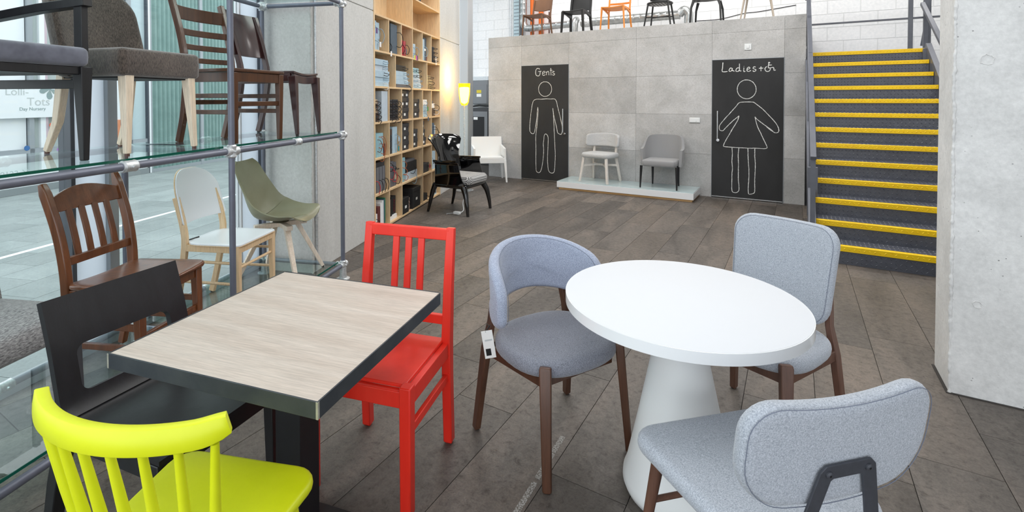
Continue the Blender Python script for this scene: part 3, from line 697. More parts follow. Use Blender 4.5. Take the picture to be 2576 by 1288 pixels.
# shopfront panes and frames
fbox(-6, .40, .02, .05, .72, 4.6, 'shop_pane', M['outside_white'], lab='white blanked shop window')
for x in (-3.2, -1.5, .42, 1.02, 2.22): fbox(x, x+.07, -.03, .1, .60, 4.6, 'frame_post', M['mull_light'])
fbox(-6, 2.63, -.03, .1, .60, .72, 'frame_rail', M['mull_light'])
fbox(.49, 1.02, .04, .06, .72, 4.6, 'shop_pane', pm('shop_glass_grey', '#b9c2c0', rough=.15))
fbox(.60, .68, -.015, .05, .72, 4.6, 'door_frame', M['outside_white'])
fbox(.68, .72, -.015, .05, .72, 4.6, 'door_edge', pm('mauve_edge', '#c9b5bd', rough=.6))
fbox(1.09, 2.22, .04, .06, .72, 4.6, 'shop_pane', M['outside_white'])
fbox(1.80, 2.19, .02, .04, .76, 1.13, 'orange_panel', M['orange_panel'])
fbox(1.80, 2.25, -.02, .04, .60, .75, 'bench_ledge', pm('ledge_stone', '#a49c8c', rough=.8))
fbox(2.29, 2.63, .02, .05, .60, 4.6, 'shop_pane', pm('pale_shop_glass', '#c5d6da', rough=.1))
fbox(2.63, 2.66, -.05, .12, 0, 4.6, 'frame_post', M['mull'])
fbox(2.66, 2.70, -.05, .12, 0, 4.6, 'frame_post', M['outside_white'])
fbox(2.70, 9.0, -.04, .12, 0, .07, 'base_channel', M['mull_light'])
for (x0, x1) in ((2.74, 4.06), (4.14, 5.46), (5.54, 6.86), (6.94, 8.26)):
    n = int((x1-x0)/.0275)
    pr = []
    for i in range(n+1):
        x = x0+(x1-x0)*i/n; ph = i % 4; pr.append((x, -.03 if ph in (0, 1) else .0))
    cl = MB(); vs = [(x, y, z) for z in (.07, 4.6) for (x, y) in pr]+[(x, .12, z) for z in (.07, 4.6) for x in (x0, x1)]
    fs = [(i, i+1, n+2+i, n+1+i) for i in range(n)]
    cl.add(vs, fs).build('cladding_panel', M['teal'], FB, smooth=0)
    fbox(x1, x1+.08, -.045, .12, 0, 4.6, 'cladding_post', M['mull_light'])
fbox(2.70, 2.74, -.045, .12, 0, 4.6, 'cladding_post', M['mull_light'])
for (x, z, col, nm) in ((.76, 1.09, '#e2694f', 'orange'), (.37, .735, '#3f6fa8', 'blue'), (.88, .66, '#b06bc2', 'purple')):
    tag(MB().tube([(x, -.035, z), (x, -.03, z)], .042, 20).build('dot_sticker', pm('sticker_'+nm, col, rough=.6), FB), nm+' dot sticker')
def text_mb(s, size, x0, z0, y, extrude=.002, align='LEFT', shear=0):
    cu = bpy.data.curves.new('t', 'FONT'); cu.body = s; cu.size = size; cu.extrude = extrude; cu.align_x = align; cu.shear = shear
    ob = bpy.data.objects.new('t', cu); COL.objects.link(ob); bpy.context.view_layer.update()
    me = bpy.data.meshes.new_from_object(ob.evaluated_get(bpy.context.evaluated_depsgraph_get()))
    mb = MB(); mb.add([(x0+v.co.x, y-v.co.z, z0+v.co.y) for v in me.vertices], [tuple(p.vertices) for p in me.polygons])
    bpy.data.objects.remove(ob); bpy.data.curves.remove(cu); bpy.data.meshes.remove(me); return mb
bn = fbox(-.75, 1.0, -.06, -.045, 1.23, 1.83, 'banner', M['outside_white'], lab='white nursery banner')
text_mb('Lolli-', .17, .05, 1.60, -.0605).build('banner_lettering', M['soft_grey'], bn, smooth=0)
text_mb('Tots', .19, .36, 1.43, -.0605).build('banner_lettering', M['soft_grey'], bn, smooth=0)
text_mb('Day Nursery', .075, .25, 1.35, -.0605).build('banner_lettering', M['banner_ink'], bn, smooth=0)
pw = MB(); cx_, cz_ = .72, 1.70
for k in range(5):
    a0 = k*2*PI/5+.3; pts = [(cx_, cz_)]
    for i in range(9):
        a = a0+i/8*.95; r = .16*math.sin(PI*(.15+.6*i/8))+.01; pts.append((cx_+r*math.cos(a), cz_+r*math.sin(a)))
    pw.prism(pts, -.064, -.0605, lambda u, v, w: (u, w, v))
pw.build('pinwheel_emblem', M['banner_ink'], bn, smooth=0)
text_mb('020 8133 99', .13, -.25, 2.12, -.035).build('phone_lettering', M['banner_ink'], FB, smooth=0)
for (x, z) in ((.12, .33), (.32, .26), (-.6, .3), (-1.4, .22)):
    fbox(x, x+.07, -.024, -.02, z, z+.008, 'vent_slot', M['mull'])
# ------------------------------------------------------------------ tubular display frame with glass shelves
SF = thing('tube_rack', 'grey tubular display rack with galvanised clamps along the glazing', 'display rack')
ZS = (.121, 1.204, 2.297); BAY = 1.31; DEP = .74; TR = .0175
for i in range(4):
    for d in (0, DEP):
        q = sc(i*BAY, d); po = MB().tube([(q.x, q.y, .0), (q.x, q.y, 3.3)], TR, 14).build('pole', M['tube'], SF)
        fo = MB().lathe([(.0, .0), (.055, 0), (.055, .008), (.03, .014), (.026, .10), (.0, .10)], 18, (q.x, q.y, 0)).build('foot_flange', M['galv'], po)
def rail(a, b, z, name='rail'):
    return MB().tube([(a.x, a.y, z), (b.x, b.y, z)], TR, 14).build(name, M['tube'], SF)
def sleeve(q, dirv, L, r=.0255, z=0, parent=None, name='clamp'):
    mb = MB(); d = dirv.normalized()
    pr = [(-L/2, r*.86), (-L/2+.008, r*1.08), (-L/2+.016, r), (L/2-.016, r), (L/2-.008, r*1.08), (L/2, r*.86)]
    c = V(q.x, q.y, z)
    mb.tube([c+d*x for x, _ in pr], [k for _, k in pr], 14)
    return mb
E3 = V(E2.x, E2.y, 0); N3 = V(N2.x, N2.y, 0); UP = V(0, 0, 1)
for zi, z in enumerate(ZS):
    for d in (0, DEP):
        for i in range(3): rail(sc(i*BAY+.02, d), sc((i+1)*BAY-.02, d), z)
    for i in range(7):
        if i % 2 == 0 or zi == 2: rail(sc(i*BAY/2, .02), sc(i*BAY/2, DEP-.02), z, 'cross_rail')
        for d in (0, DEP):
            q = sc(i*BAY/2, d)
            m = sleeve(q, E3, .075 if i % 2 else .10, z=z); 
            if i % 2 == 0:
                mm = sleeve(q, UP, .075, z=z); m.add(mm.v, mm.f)
            if i % 2 == 0 or zi == 2: nn = sleeve(sc(i*BAY/2, d+(.035 if d == 0 else -.035)), N3, .05, z=z); m.add(nn.v, nn.f)
            c = V(q.x, q.y, z)-N3*.02; m.tube([c, c-N3*.014-UP*.004], .006, 8)
            m.build('clamp', M['galv'], SF)
ORD = ('middle', 'lowest', 'upper')
for (zi, nm) in ((0, 'lower'), (1, 'eye-level'), (2, 'top')):
    for i in range(3):
        z = ZS[zi]+TR+.001; s0, s1 = i*BAY+.03, (i+1)*BAY-.03
        place = ('next to the concrete wall end', 'in the second bay from the concrete wall', 'in the bay nearest the camera')[i]
        gs = thing('glass_shelf', f'{nm} glass shelf of the tube rack {place}', 'glass shelf')
        sbox(MB(), s0, s1, .032, DEP-.02, z, z+.012).build('pane', M['shelf_glass'], gs, smooth=0)
        sbox(MB(), s0, s1, .0285, .0318, z, z+.012).build('polished_edge', M['edge_glass'], gs, smooth=0)
SHZ = (ZS[0]+TR+.013, ZS[1]+TR+.013, ZS[2]+TR+.013)
# ------------------------------------------------------------------ chairs: local +Y is the front
def fS(fs, fd):                                    # facing given in display-frame axes
    v = E2*fs+N2*fd; return (v.x, v.y)
def legb(p0, p1, a0, b0, a1=None, b1=None, hint=(1, 0, 0)): return MB().bar(p0, p1, a0, b0, a1, b1, hint)
# red slatted chair
def red_chair():
    t = thing('dining_chair', 'glossy red wooden dining chair with three slats pushed under the wood-top table', 'chair', (-1.415, 1.495, 0), (.25, -.968)); m = M['red']
    hw = .20
    for sx in (-1, 1):
        MB().sweep([(sx*hw, .195, 0), (sx*hw, .195, .012), (sx*hw, .195, .474)], [(.026, .026), (.042, .042), (.044, .044)]).build('leg', m, t, bevel=.004)
        MB().sweep([(sx*hw, -.215, 0), (sx*hw, -.213, .012), (sx*hw, -.198, .30), (sx*hw, -.195, .46), (sx*hw, -.215, .70), (sx*hw, -.245, .935)],
                   [(.026, .022), (.04, .04), (.04, .042), (.04, .046), (.038, .038), (.036, .03)]).build('leg', m, t, bevel=.004)
        MB().box(sx*hw-.014, sx*hw+.014, -.18, .175, .395, .455).build('side_rail', m, t, bevel=.003)
        MB().box(sx*hw-.010, sx*hw+.010, -.18, .175, .285, .318).build('stretcher', m, t, bevel=.003)
    MB().box(-.18, .18, .182, .210, .395, .455).build('front_rail', m, t, bevel=.003)
    MB().box(-.18, .18, -.215, -.185, .395, .45).build('back_rail', m, t, bevel=.003)
    MB().slab(10, 10, lambda u, v: (-.188+.376*u, -.19+.375*v, .462-.008*math.sin(PI*u)*math.sin(PI*v)), .014).build('seat', m, t, bevel=.003)
    yb = lambda z: -.195-.05*max(0, (z-.46)/.475)**1.3
    MB().bar((-hw, yb(.905), .905), (hw, yb(.905), .905), .05, .026, hint=(0, 0, 1)).build('top_rail', m, t, bevel=.004)
    MB().bar((-hw, yb(.545), .545), (hw, yb(.545), .545), .04, .022, hint=(0, 0, 1)).build('lower_rail', m, t, bevel=.003)
    for x in (-.062, 0, .062):
        MB().sweep([(x, yb(z), z) for z in (.56, .65, .75, .89)], (.03, .014)).build('slat', m, t, bevel=.003)
red_chair()
# felt chair with wrap-around back
def wood_frame(t, m, fh=.222, rh=.267, fy=.233, ry=-.233, top=.46, back=((.22, -.225, .66),), w=.042):
    for sx in (-1, 1):
        MB().sweep([(sx*fh, fy, 0), (sx*(fh-.002), fy-.003, .01), (sx*(fh-.022), fy-.04, top-.010), (sx*(fh-.024), fy-.042, top)],
                   [(.022, .018), (w*.85, .028), (w*1.12, .036), (w*1.0, .028)], hint=(.73, -sx*.68, 0)).build('leg', m, t, bevel=.004)
        pts = [(sx*rh, ry, 0), (sx*(rh-.002), ry+.002, .01), (sx*(rh-.028), ry+.045, .38)]+[(sx*b[0], b[1], b[2]) for b in back]
        MB().sweep(pts, [(.02, .018), (.028, .034), (.03, .046)]+[(.026, .034)]*len(back), hint=(1, 0, 0)).build('leg', m, t, bevel=.004)
        MB().bar((sx*(fh-.035), fy-.08, .385), (sx*(rh-.03), ry+.06, .385), .02, .045, hint=(1, 0, 0)).build('side_rail', m, t, bevel=.003)
    MB().bar((-fh+.04, fy-.075, .385), (fh-.04, fy-.075, .385), .045, .02, hint=(0, 0, 1)).build('front_rail', m, t, bevel=.003)
    MB().bar((-rh+.03, ry+.05, .385), (rh-.03, ry+.05, .385), .045, .02, hint=(0, 0, 1)).build('back_rail', m, t, bevel=.003)
def seam(t, pts, m, r=.0010):
    MB().tube(pts, r, 5, closed=True).build('seam', m, t)
M['seam'] = pm('seam_thread', '#6d7382', rough=.9)
def curved_chair():
    t = thing('dining_chair', 'blue-grey felt chair with wrap-around back and price tag left of the round table', 'chair', (-.893, 2.017, 0), (.889, -.458)); w = M['walnut']
    wood_frame(t, w, back=((.213, -.185, .50), (.19, -.192, .62)))
    so = [(x, y) for x, y in sellipse(.262, .232, 2.5, 44, 0, .005)]
    st = MB().pad(so, .075, .034, lambda u, v, k: (u*(1-.06*(v/.23 if v < 0 else 0)**2), v, .437+k), crown=.012).build('seat', M['felt_mid'], t)
    R, L = .275, .43
    def mp(u, v, k):
        a = u/R; z = .715+v-.085*(abs(u)/L)**2.0; rr = R-k; tl = .05*(v)
        return (rr*math.sin(a)*1.0, .02-rr*math.cos(a)-tl*math.cos(a), z)
    o = []
    for (u, v) in dense(rrect(2*L, .25, .06, 6, rs=(.075, .085, .085, .075)), .03):
        tap = 1-.18*(abs(u)/L)**3; o.append((u, v*tap))
    MB().pad(o, .05, .024, mp).build('backrest', M['felt_blue'], t)
    seam(t, [mp(u*1.0, v*1.0, .024) for u, v in [(x*.985, y*.93) for x, y in o]], M['seam'])
    # price tag hanging from the rear leg on the camera side
    TM = Matrix.Translation((.268, -.10, .385)) @ Matrix.Rotation(math.atan2(-.51, .86), 4, 'Z') @ Matrix.Rotation(.16, 4, 'Y')
    tg = MB().box(-.024, .024, -.001, .001, 0, .12, TM).build('price_tag', M['paper'], t)
    MB().box(-.006, .016, .001, .0016, .012, .042, TM).build('printed_code', M['black_pl'], tg)
    MB().box(-.018, .014, .001, .0016, .075, .082, TM).build('printed_line', M['soft_grey'], tg)
    MB().tube([TM @ V(.006, 0, .115), (.262, -.12, .515), (.245, -.17, .50)], .003, 6).build('tag_strap', M['black_pl'], tg)
curved_chair()
def grey_back_chair():
    t = thing('dining_chair', 'mid grey felt chair with tall squared back behind the round table', 'chair', (-.125, 2.535, 0), (-.39, -.92)); w = M['walnut2']
    wood_frame(t, w, fh=.225, rh=.25, fy=.25, ry=-.25, back=((.195, -.215, .50), (.18, -.245, .70)))
    so = sellipse(.255, .235, 3.0, 44, 0, .01)
    MB().pad(so, .07, .032, lambda u, v, k: (u, v, .44+k), crown=.01).build('seat', M['felt_grey'], t)
    R = .62
    def mp(u, v, k):
        a = u/R; return ((R-k)*math.sin(a), -.20+(R)-(R-k)*math.cos(a)*1.0-R+.0 - .0 + (R-R) + (-.16*v) + (R*(1-math.cos(a)))*2, .72+v) if False else ((R-k)*math.sin(a), -.225+R*(1-math.cos(a))+k-.20*v, .715+v)
    o = dense(rrect(.455, .43, .085, 6), .04)
    o = [(u*(1+.05*v/.2), v) for u, v in o]
    MB().pad(o, .045, .021, mp).build('backrest', M['felt_grey'], t)
    seam(t, [mp(u*.97, v*.97, .021) for u, v in o], M['seam'])
M['felt_grey2'] = M['felt_mid']
grey_back_chair()
def bracket_chair():
    t = thing('dining_chair', 'pale grey felt chair with dark metal back bracket, nearest the camera by the round table', 'chair', (-.082, 1.571, 0), (-.7037, .7105)); w = M['walnut2']
    for sx in (-1, 1):
        MB().tube([(sx*.235, .23, 0), (sx*.19, .175, .43)], [.011, .02], 14).build('leg', w, t)
        MB().tube([(sx*.235, -.24, 0), (sx*.18, -.15, .43)], [.011, .02], 14).build('leg', w, t)
        MB().tube([(sx*.215, .205, .2), (sx*.212, -.2, .2)], .009, 10).build('stretcher', w, t)
    MB().tube([(-.205, .195, .26), (.205, .195, .26)], .009, 10).build('stretcher', w, t)
    MB().box(-.17, .17, -.16, .17, .40, .432).build('seat_frame', w, t, bevel=.004)
    o = dense(rrect(.49, .47, .06, 6, rs=(.11, .075, .075, .11)), .04)
    o = [(u*(1+.10*(v/.235)), v) for u, v in o]
    MB().pad(o, .055, .026, lambda u, v, k: (u, v, .452+k-.05*(abs(u)/.25)**2*0-.035*max(0, (v-.12)/.12)**2*0), crown=.008).build('seat', M['felt_grey'], t)
    R, L = 2.5, .261
    def mp(u, v, k):
        a = u/R; z = .694+v+.024*(abs(u)/L)**2
        return ((R-k)*math.sin(a), -.245+R*(1-math.cos(a))+k*math.cos(a)-.15*v, z)
    o = dense(rrect(2*L, .255, .09, 7, rs=(.11, .085, .085, .11)), .03)
    MB().pad(o, .048, .022, mp).build('backrest', M['felt_grey'], t)
    seam(t, [mp(u*.97, v*.96, -.023) for u, v in o], M['seam'])
    # bracket: trapezoid hoop of flat plate behind the back, running down under the seat
    g = M['plate_grey']
    outer = [(-.168, -.30), (-.077, .055), (-.062, .07), (.062, .07), (.077, .055), (.168, -.30)]
    inner = [(-.128, -.30), (-.045, .03), (-.038, .035), (.038, .035), (.045, .03), (.128, -.30)]
    def mb_(u, v, k):
        z = .611+v; return (u, -.245-.028-.15*(v-.084)-k, z)
    pl_ = MB(); n = len(outer)
    vs = [mb_(x, y, w_) for w_ in (0, .006) for lp in (outer, inner) for (x, y) in lp]
    fs = []
    for k in range(n-1):
        j = k+1; fs += [(n+k, n+j, j, k), (2*n+k, 2*n+j, 3*n+j, 3*n+k), (k, j, 2*n+j, 2*n+k), (n+j, n+k, 3*n+k, 3*n+j)]
    fs += [(0, n, 3*n, 2*n), (n-1, 3*n-1, 4*n-1, 2*n-1)]
    br = pl_.add(vs, fs).build('back_bracket', g, t, bevel=.0012, smooth=0)
    for x in (-.055, .055):
        c = V(*mb_(x, .05, .006)); nn = V(0, -1, -.22).normalized()
        MB().tube([c, c+nn*.003, c+nn*.0055], [.0085, .0085, .005], 14).build('bolt', M['plate_grey'], br)
        MB().tube([c+nn*.0056, c+nn*.0062], .0028, 6).build('bolt_socket', M['black_pl'], br)
    for sx in (-1, 1): MB().bar((sx*.148, -.215, .318), (sx*.148, -.02, .395), .042, .006, hint=(1, 0, 0)).build('bracket_arm', g, t)
bracket_chair()
# round table
RC = (-.364, 1.993)
rt = thing('round_table', 'white round pedestal table with tapered cone base', 'table', (RC[0], RC[1], 0))
MB().lathe([(0, .712), (.427, .712), (.427, .7495), (.425, .7502), (0, .7502)], 96).build('tabletop', M['white'], rt, smooth=30)
eb = MB(); n = 96; prf = [(.4272, .7122), (.4306, .7122), (.4306, .7492), (.4272, .7492)]
vs = []; 
for k in range(n):
    a = 2*PI*k/n
    for r, z in prf: vs.append((r*math.cos(a), r*math.sin(a), z))
fs = [(k*4+i, ((k+1) % n)*4+i, ((k+1) % n)*4+(i+1) % 4, k*4+(i+1) % 4) for k in range(n) for i in range(4)]
eb.add(vs, fs).build('edge_band', M['white_gloss'], rt, smooth=30)
MB().lathe([(0, 0), (.185, 0), (.200, .008), (.2085, .03), (.2065, .055), (.195, .085), (.148, .30), (.104, .515), (.075, .66), (.072, .7118), (0, .7118)], 64).build('pedestal', M['white_plastic'], rt, smooth=50)
# wood-top table
TCX, TCY = -1.4425, 1.10
tt = thing('cafe_table', 'square table with pale oak-look top and dark raw steel edge', 'table', (TCX, TCY, 0), rz=math.atan2(.165, .726))
h = .3725
MB().box(-h+.005, h-.005, -h+.005, h-.005, .706, .7495).build('tabletop', M['top_wood'], tt, bevel=.0008)
for k in range(4):
    R_ = Matrix.Rotation(k*PI/2, 4, 'Z')
    e = MB().box(-h, h-.0045, -h, -h+.0045, .706, .7508, R_).build('edge_strip', M['band'], tt, bevel=.001)
    MB().box(-h-.0004, -h+.006, -h-.0004, -h+.006, .7065, .7503, R_).build('bare_corner', M['band_bare'], e)
MB().box(-.05, .05, -.05, .05, .02, .70).build('column', M['black_steel'], tt, bevel=.003)
MB().box(-.16, .16, -.16, .16, .694, .706).build('mounting_plate', M['black_steel'], tt, bevel=.002)
MB().box(-.13, .13, -.13, .13, 0, .012).build('base_plate', M['black_steel'], tt, bevel=.003)
# lime chair
def lime_chair():
    t = thing('spindle_chair', 'lime yellow spindle-back wooden chair in the lower left foreground', 'chair', (-1.262, .66, 0), (-.35, .937)); m = M['lime']
    o = dense(rrect(.43, .43, .07, 6, rs=(.14, .07, .07, .14)), .04); o = [(u*(1+.06*v/.2), v) for u, v in o]
    MB().pad(o, .032, .014, lambda u, v, k: (u, v, .445+k-.014*math.exp(-((u/.15)**2+((v+.02)/.14)**2))*(1 if k > 0 else 0))).build('seat', m, t)
    R, zt = .40, .842
    def arc(a, r=R, y0=.162): return (r*math.sin(a)-.02, y0-r*math.cos(a))
    # bow: a bent band, ends rolled forward and up
    P = []; S_ = []
    A = .655
    for i in range(33):
        f = -1+2*i/32; a = f*A; x, y = arc(a); e = max(0, (abs(f)-.72)/.28)
        P.append((x, y+.0, zt-.026+.012*e*e)); S_.append((.052*(1-.25*e**4), .026))
    prof = [(-.5, -.42), (-.45, -.5), (.45, -.5), (.5, -.40), (.5, .40), (.45, .5), (-.45, .5), (-.5, .42)]
    MB().sweep(P, S_, hint=(0, .14, 1), prof=prof).build('top_rail', m, t, smooth=50)
    for i in range(8):
        f = -1+2*i/7; a = f*A*.90; x, y = arc(a); a2 = f*.86; xs_, ys_ = .20*math.sin(a2*1.15), -.175+.10*(1-math.cos(a2*1.15))
        MB().tube([(xs_, ys_, .45), ((x+xs_)/2, (y+ys_)/2, .62), (x, y, zt-.05)], [.0105, .0115, .0085], 12).build('spindle', m, t)
    for sx in (-1, 1):
        for sy in (-1, 1):
            MB().tube([(sx*.20, sy*.20, 0), (sx*.16, sy*.15, .435)], [.012, .018], 12).build('leg', m, t)
        MB().tube([(sx*.187, .18, .16), (sx*.187, -.18, .16)], .009, 10).build('stretcher', m, t)
    MB().tube([(-.187, 0, .16), (.187, 0, .16)], .009, 10).build('stretcher', m, t)
lime_chair()
# black plywood chair with slot
def black_chair():
    t = thing('plywood_chair', 'black oak chair with slotted bent panel back, left of the square table', 'chair', (-1.84, .905, 0), (.985, .17)); m = M['black_ply']; w = M['black_wood']
    hw = .235
    prof = [(.0, .438), (-.12, .436), (-.19, .447), (-.228, .48), (-.25, .54), (-.275, .63), (-.305, .72), (-.345, .825)]
    cv = catmull([(0, y, z) for y, z in prof], 8); d = [0]
    for i in range(1, len(cv)): d.append(d[-1]+(cv[i]-cv[i-1]).length)
    def cur(v):
        v = min(max(v, 0), d[-1]-1e-6)
        for i in range(1, len(d)):
            if d[i] >= v: f = (v-d[i-1])/(d[i]-d[i-1]); q = cv[i-1].lerp(cv[i], f); tn = (cv[i]-cv[i-1]).normalized(); return q, tn
    LT = d[-1]
    def mp(u, v, k):
        q, tn = cur(v); nn = V(0, -tn.z, tn.y); b = .018*(u/.235)**2*max(0, (v-.2)/LT)
        return (u, q.y+b+nn.y*k, q.z+nn.z*k)
    v0, v1 = .20, LT
    inn = rrect(.33, .155, .03, 7, cy=.352)
    # outer loop matched to the inner loop by angle from the slot centre
    outl = []
    for (x, y) in inn:
        dx, dy = x, y-.352
        kx = hw/abs(dx) if abs(dx) > 1e-6 else 1e9; ky = ((v1-.352) if dy > 0 else (.352-v0))/abs(dy) if abs(dy) > 1e-6 else 1e9
        k = min(kx, ky); outl.append((dx*k, .352+dy*k))
    # snap the four extreme points to the corners
    for cxn, cyn in ((hw, v1), (-hw, v1), (hw, v0), (-hw, v0)):
        bi = min(range(len(outl)), key=lambda i: (outl[i][0]-cxn)**2+(outl[i][1]-cyn)**2); outl[bi] = (cxn, cyn)
    mbp = MB(); M_ = 10; N_ = len(inn)
    loops = [[(a[0]+(b[0]-a[0])*j/M_, a[1]+(b[1]-a[1])*j/M_) for a, b in zip(outl, inn)] for j in range(M_+1)]
    vs = [mp(x, y, k) for k in (-.013, .013) for lp in loops for (x, y) in lp]; fs = []; T_ = (M_+1)*N_
    for j in range(M_):
        for i in range(N_):
            i2 = (i+1) % N_; q = (j*N_+i, j*N_+i2, (j+1)*N_+i2, (j+1)*N_+i); fs += [q, tuple(T_+x for x in reversed(q))]
    for i in range(N_):
        i2 = (i+1) % N_; fs += [(i2, i, T_+i, T_+i2), (M_*N_+i, M_*N_+i2, T_+M_*N_+i2, T_+M_*N_+i)]
    mbp.add(vs, fs).build('back_panel', m, t, smooth=40)
    MB().slab(8, 14, lambda u, v: ((-hw+2*hw*u), *(lambda q: (q.y, q.z))(cur(v*.21)[0])), .014).build('seat_bend', m, t, smooth=40)
    MB().slab(8, 8, lambda u, v: (-hw+2*hw*u, 0+.245*v, .438+.004*v), .014).build('seat', m, t, smooth=40)
    for sx in (-1, 1):
        MB().sweep([(sx*.215, -.33, 0), (sx*.215, -.285, .22), (sx*.216, -.225, .42), (sx*.22, -.232, .475), (sx*.222, -.244, .51)],
                   [(.04, .042), (.04, .048), (.038, .055), (.026, .03), (.02, .012)]).build('leg', w, t, bevel=.003)
        MB().bar((sx*.215, .225, 0), (sx*.215, .215, .43), .034, .034, .04, .045).build('leg', w, t, bevel=.003)
        MB().box(sx*.215-.012, sx*.215+.012, -.22, .2, .37, .428).build('side_rail', w, t, bevel=.002)
    MB().box(-.2, .2, .205, .228, .37, .428).build('front_rail', w, t, bevel=.002)
black_chair()
# ------------------------------------------------------------------ chairs on the display frame
def at_shelf(s, d, lv):
    q = sc(s, d); return (q.x, q.y, SHZ[lv])
def glide(t, x, y, leg=None, m='brown_foot', h=.008, r=.011):
    MB().tube([(x, y, 0), (x, y, h)], r, 10).build('glide', M[m], leg if leg else t)
def velvet_chair():
    t = thing('upholstered_chair', 'dark brown crinkled chenille chair with pale wooden legs on the upper shelf', 'chair', at_shelf(1.665, .31, 1), fS(.04, -1)); w = M['pale_beech']
    for sx in (-1, 1):
        l = MB().bar((sx*.195, .205, .012), (sx*.178, .185, .40), .024, .024, .046, .05).build('leg', w, t, bevel=.003); glide(t, sx*.195, .205, l, h=.013)
        l = MB().sweep([(sx*.19, -.30, .012), (sx*.183, -.235, .16), (sx*.175, -.20, .41)], [(.024, .026), (.034, .036), (.04, .046)]).build('leg', w, t, bevel=.003); glide(t, sx*.19, -.30, l, h=.013)
    o = dense(rrect(.44, .45, .03, 4), .04); o = [(u*(1+.05*v/.2), v) for u, v in o]
    MB().pad(o, .135, .028, lambda u, v, k: (u, v+.0, .445+k), crown=.012, K=4).build('seat', M['velvet'], t)
    o = dense(rrect(.46, .50, .10, 7, rs=(.04, .15, .15, .04)), .05)
    MB().pad(o, .085, .03, lambda u, v, k: (u*(1-.05*(v)), -.185-k-.26*(v+.25)+.04*(u/.22)**2, .625+v), K=4).build('backrest', M['velvet'], t)
    MB().box(-.19, .19, -.19, .19, .37, .38).build('underside', M['dark'], t)
velvet_chair()
def ladder_chair():
    t = thing('ladderback_chair', 'dark brown ladder-back wooden chair on the upper shelf', 'chair', at_shelf(.975, .25, 1), fS(.12, -1)); w = M['ladder']
    for sx in (-1, 1):
        MB().bar((sx*.188, .20, 0), (sx*.195, .195, .432), .026, .026, .04, .042).build('leg', w, t, bevel=.003)
        P = catmull([(sx*.175, -.265, 0), (sx*.178, -.215, .2), (sx*.18, -.195, .44), (sx*.185, -.225, .66), (sx*.19, -.30, .92)], 5)
        MB().sweep([tuple(p) for p in P], (.032, .036)).build('leg', w, t, bevel=.004)
        for z in (.19, .29): MB().bar((sx*.19, .19, z), (sx*.182, -.2, z), .016, .028).build('stretcher', w, t, bevel=.003)
        MB().box(sx*.19-.011, sx*.19+.011, -.18, .18, .375, .432).build('side_rail', w, t, bevel=.002)
    MB().box(-.18, .18, .185, .21, .375, .432).build('front_rail', w, t, bevel=.002)
    MB().bar((-.185, .192, .24), (.185, .192, .24), .03, .018, hint=(0, 0, 1)).build('stretcher', w, t, bevel=.003)
    MB().bar((-.178, -.2, .25), (.178, -.2, .25), .03, .018, hint=(0, 0, 1)).build('stretcher', w, t, bevel=.003)
    o = rrect(.43, .42, .02, 3); o = [(u*(1+.06*v/.2), v) for u, v in o]
    MB().pad(o, .022, .007, lambda u, v, k: (u, v+.01, .445+k), K=3).build('seat', w, t)
    def yb(z): return -.195-.105*((z-.44)/.48)**1.6
    for (z, hh) in ((.52, .034), (.605, .036), (.70, .042), (.825, .085)):
        MB().sweep([(x, yb(z)-.035*(1-(x/.185)**2), z) for x in [-.185+.37*i/10 for i in range(11)]], (hh, .014), hint=(0, 0, 1)).build('slat', w, t, bevel=.003, smooth=40)
ladder_chair()
def veneer_chair():
    t = thing('veneer_chair', 'dark mahogany chair with broad curved veneer back on the upper shelf by the wall end', 'chair', at_shelf(.365, .33, 1), fS(-.08, -1)); w = M['mahog']
    for sx in (-1, 1):
        l = MB().bar((sx*.175, .235, .01), (sx*.175, .205, .44), .024, .022, .045, .06).build('leg', w, t, bevel=.003); glide(t, sx*.175, .235, l, 'rubber', .011)
        P = catmull([(sx*.175, -.285, .01), (sx*.175, -.235, .20), (sx*.175, -.2, .44), (sx*.178, -.245, .66), (sx*.178, -.33, .93)], 5)
        l = MB().sweep([tuple(p) for p in P], (.034, .036)).build('leg', w, t, bevel=.003); glide(t, sx*.175, -.285, l, 'rubber', .011)
        MB().bar((sx*.178, .19, .43), (sx*.178, -.19, .43), .022, .06, hint=(1, 0, 0)).build('side_rail', w, t, bevel=.002)
    MB().sweep([(x, .205, .43-.0-.018*(1-(x/.18)**2)) for x in [-.18+.36*i/8 for i in range(9)]], (.055, .024), hint=(0, 0, 1)).build('front_rail', w, t, bevel=.002)
    MB().slab(10, 10, lambda u, v: (-.19+.38*u, -.21+.43*v, .468-.016*math.sin(PI*u)), .016).build('seat', w, t, bevel=.002)
    MB().slab(14, 8, lambda u, v: (-.215+.43*u, -.225-.105*((.62+.32*v-.44)/.5)**1.5-.05*math.sin(PI*u)+.02, .60+.335*v), .014).build('backrest', w, t, smooth=40, bevel=.002)
veneer_chair()
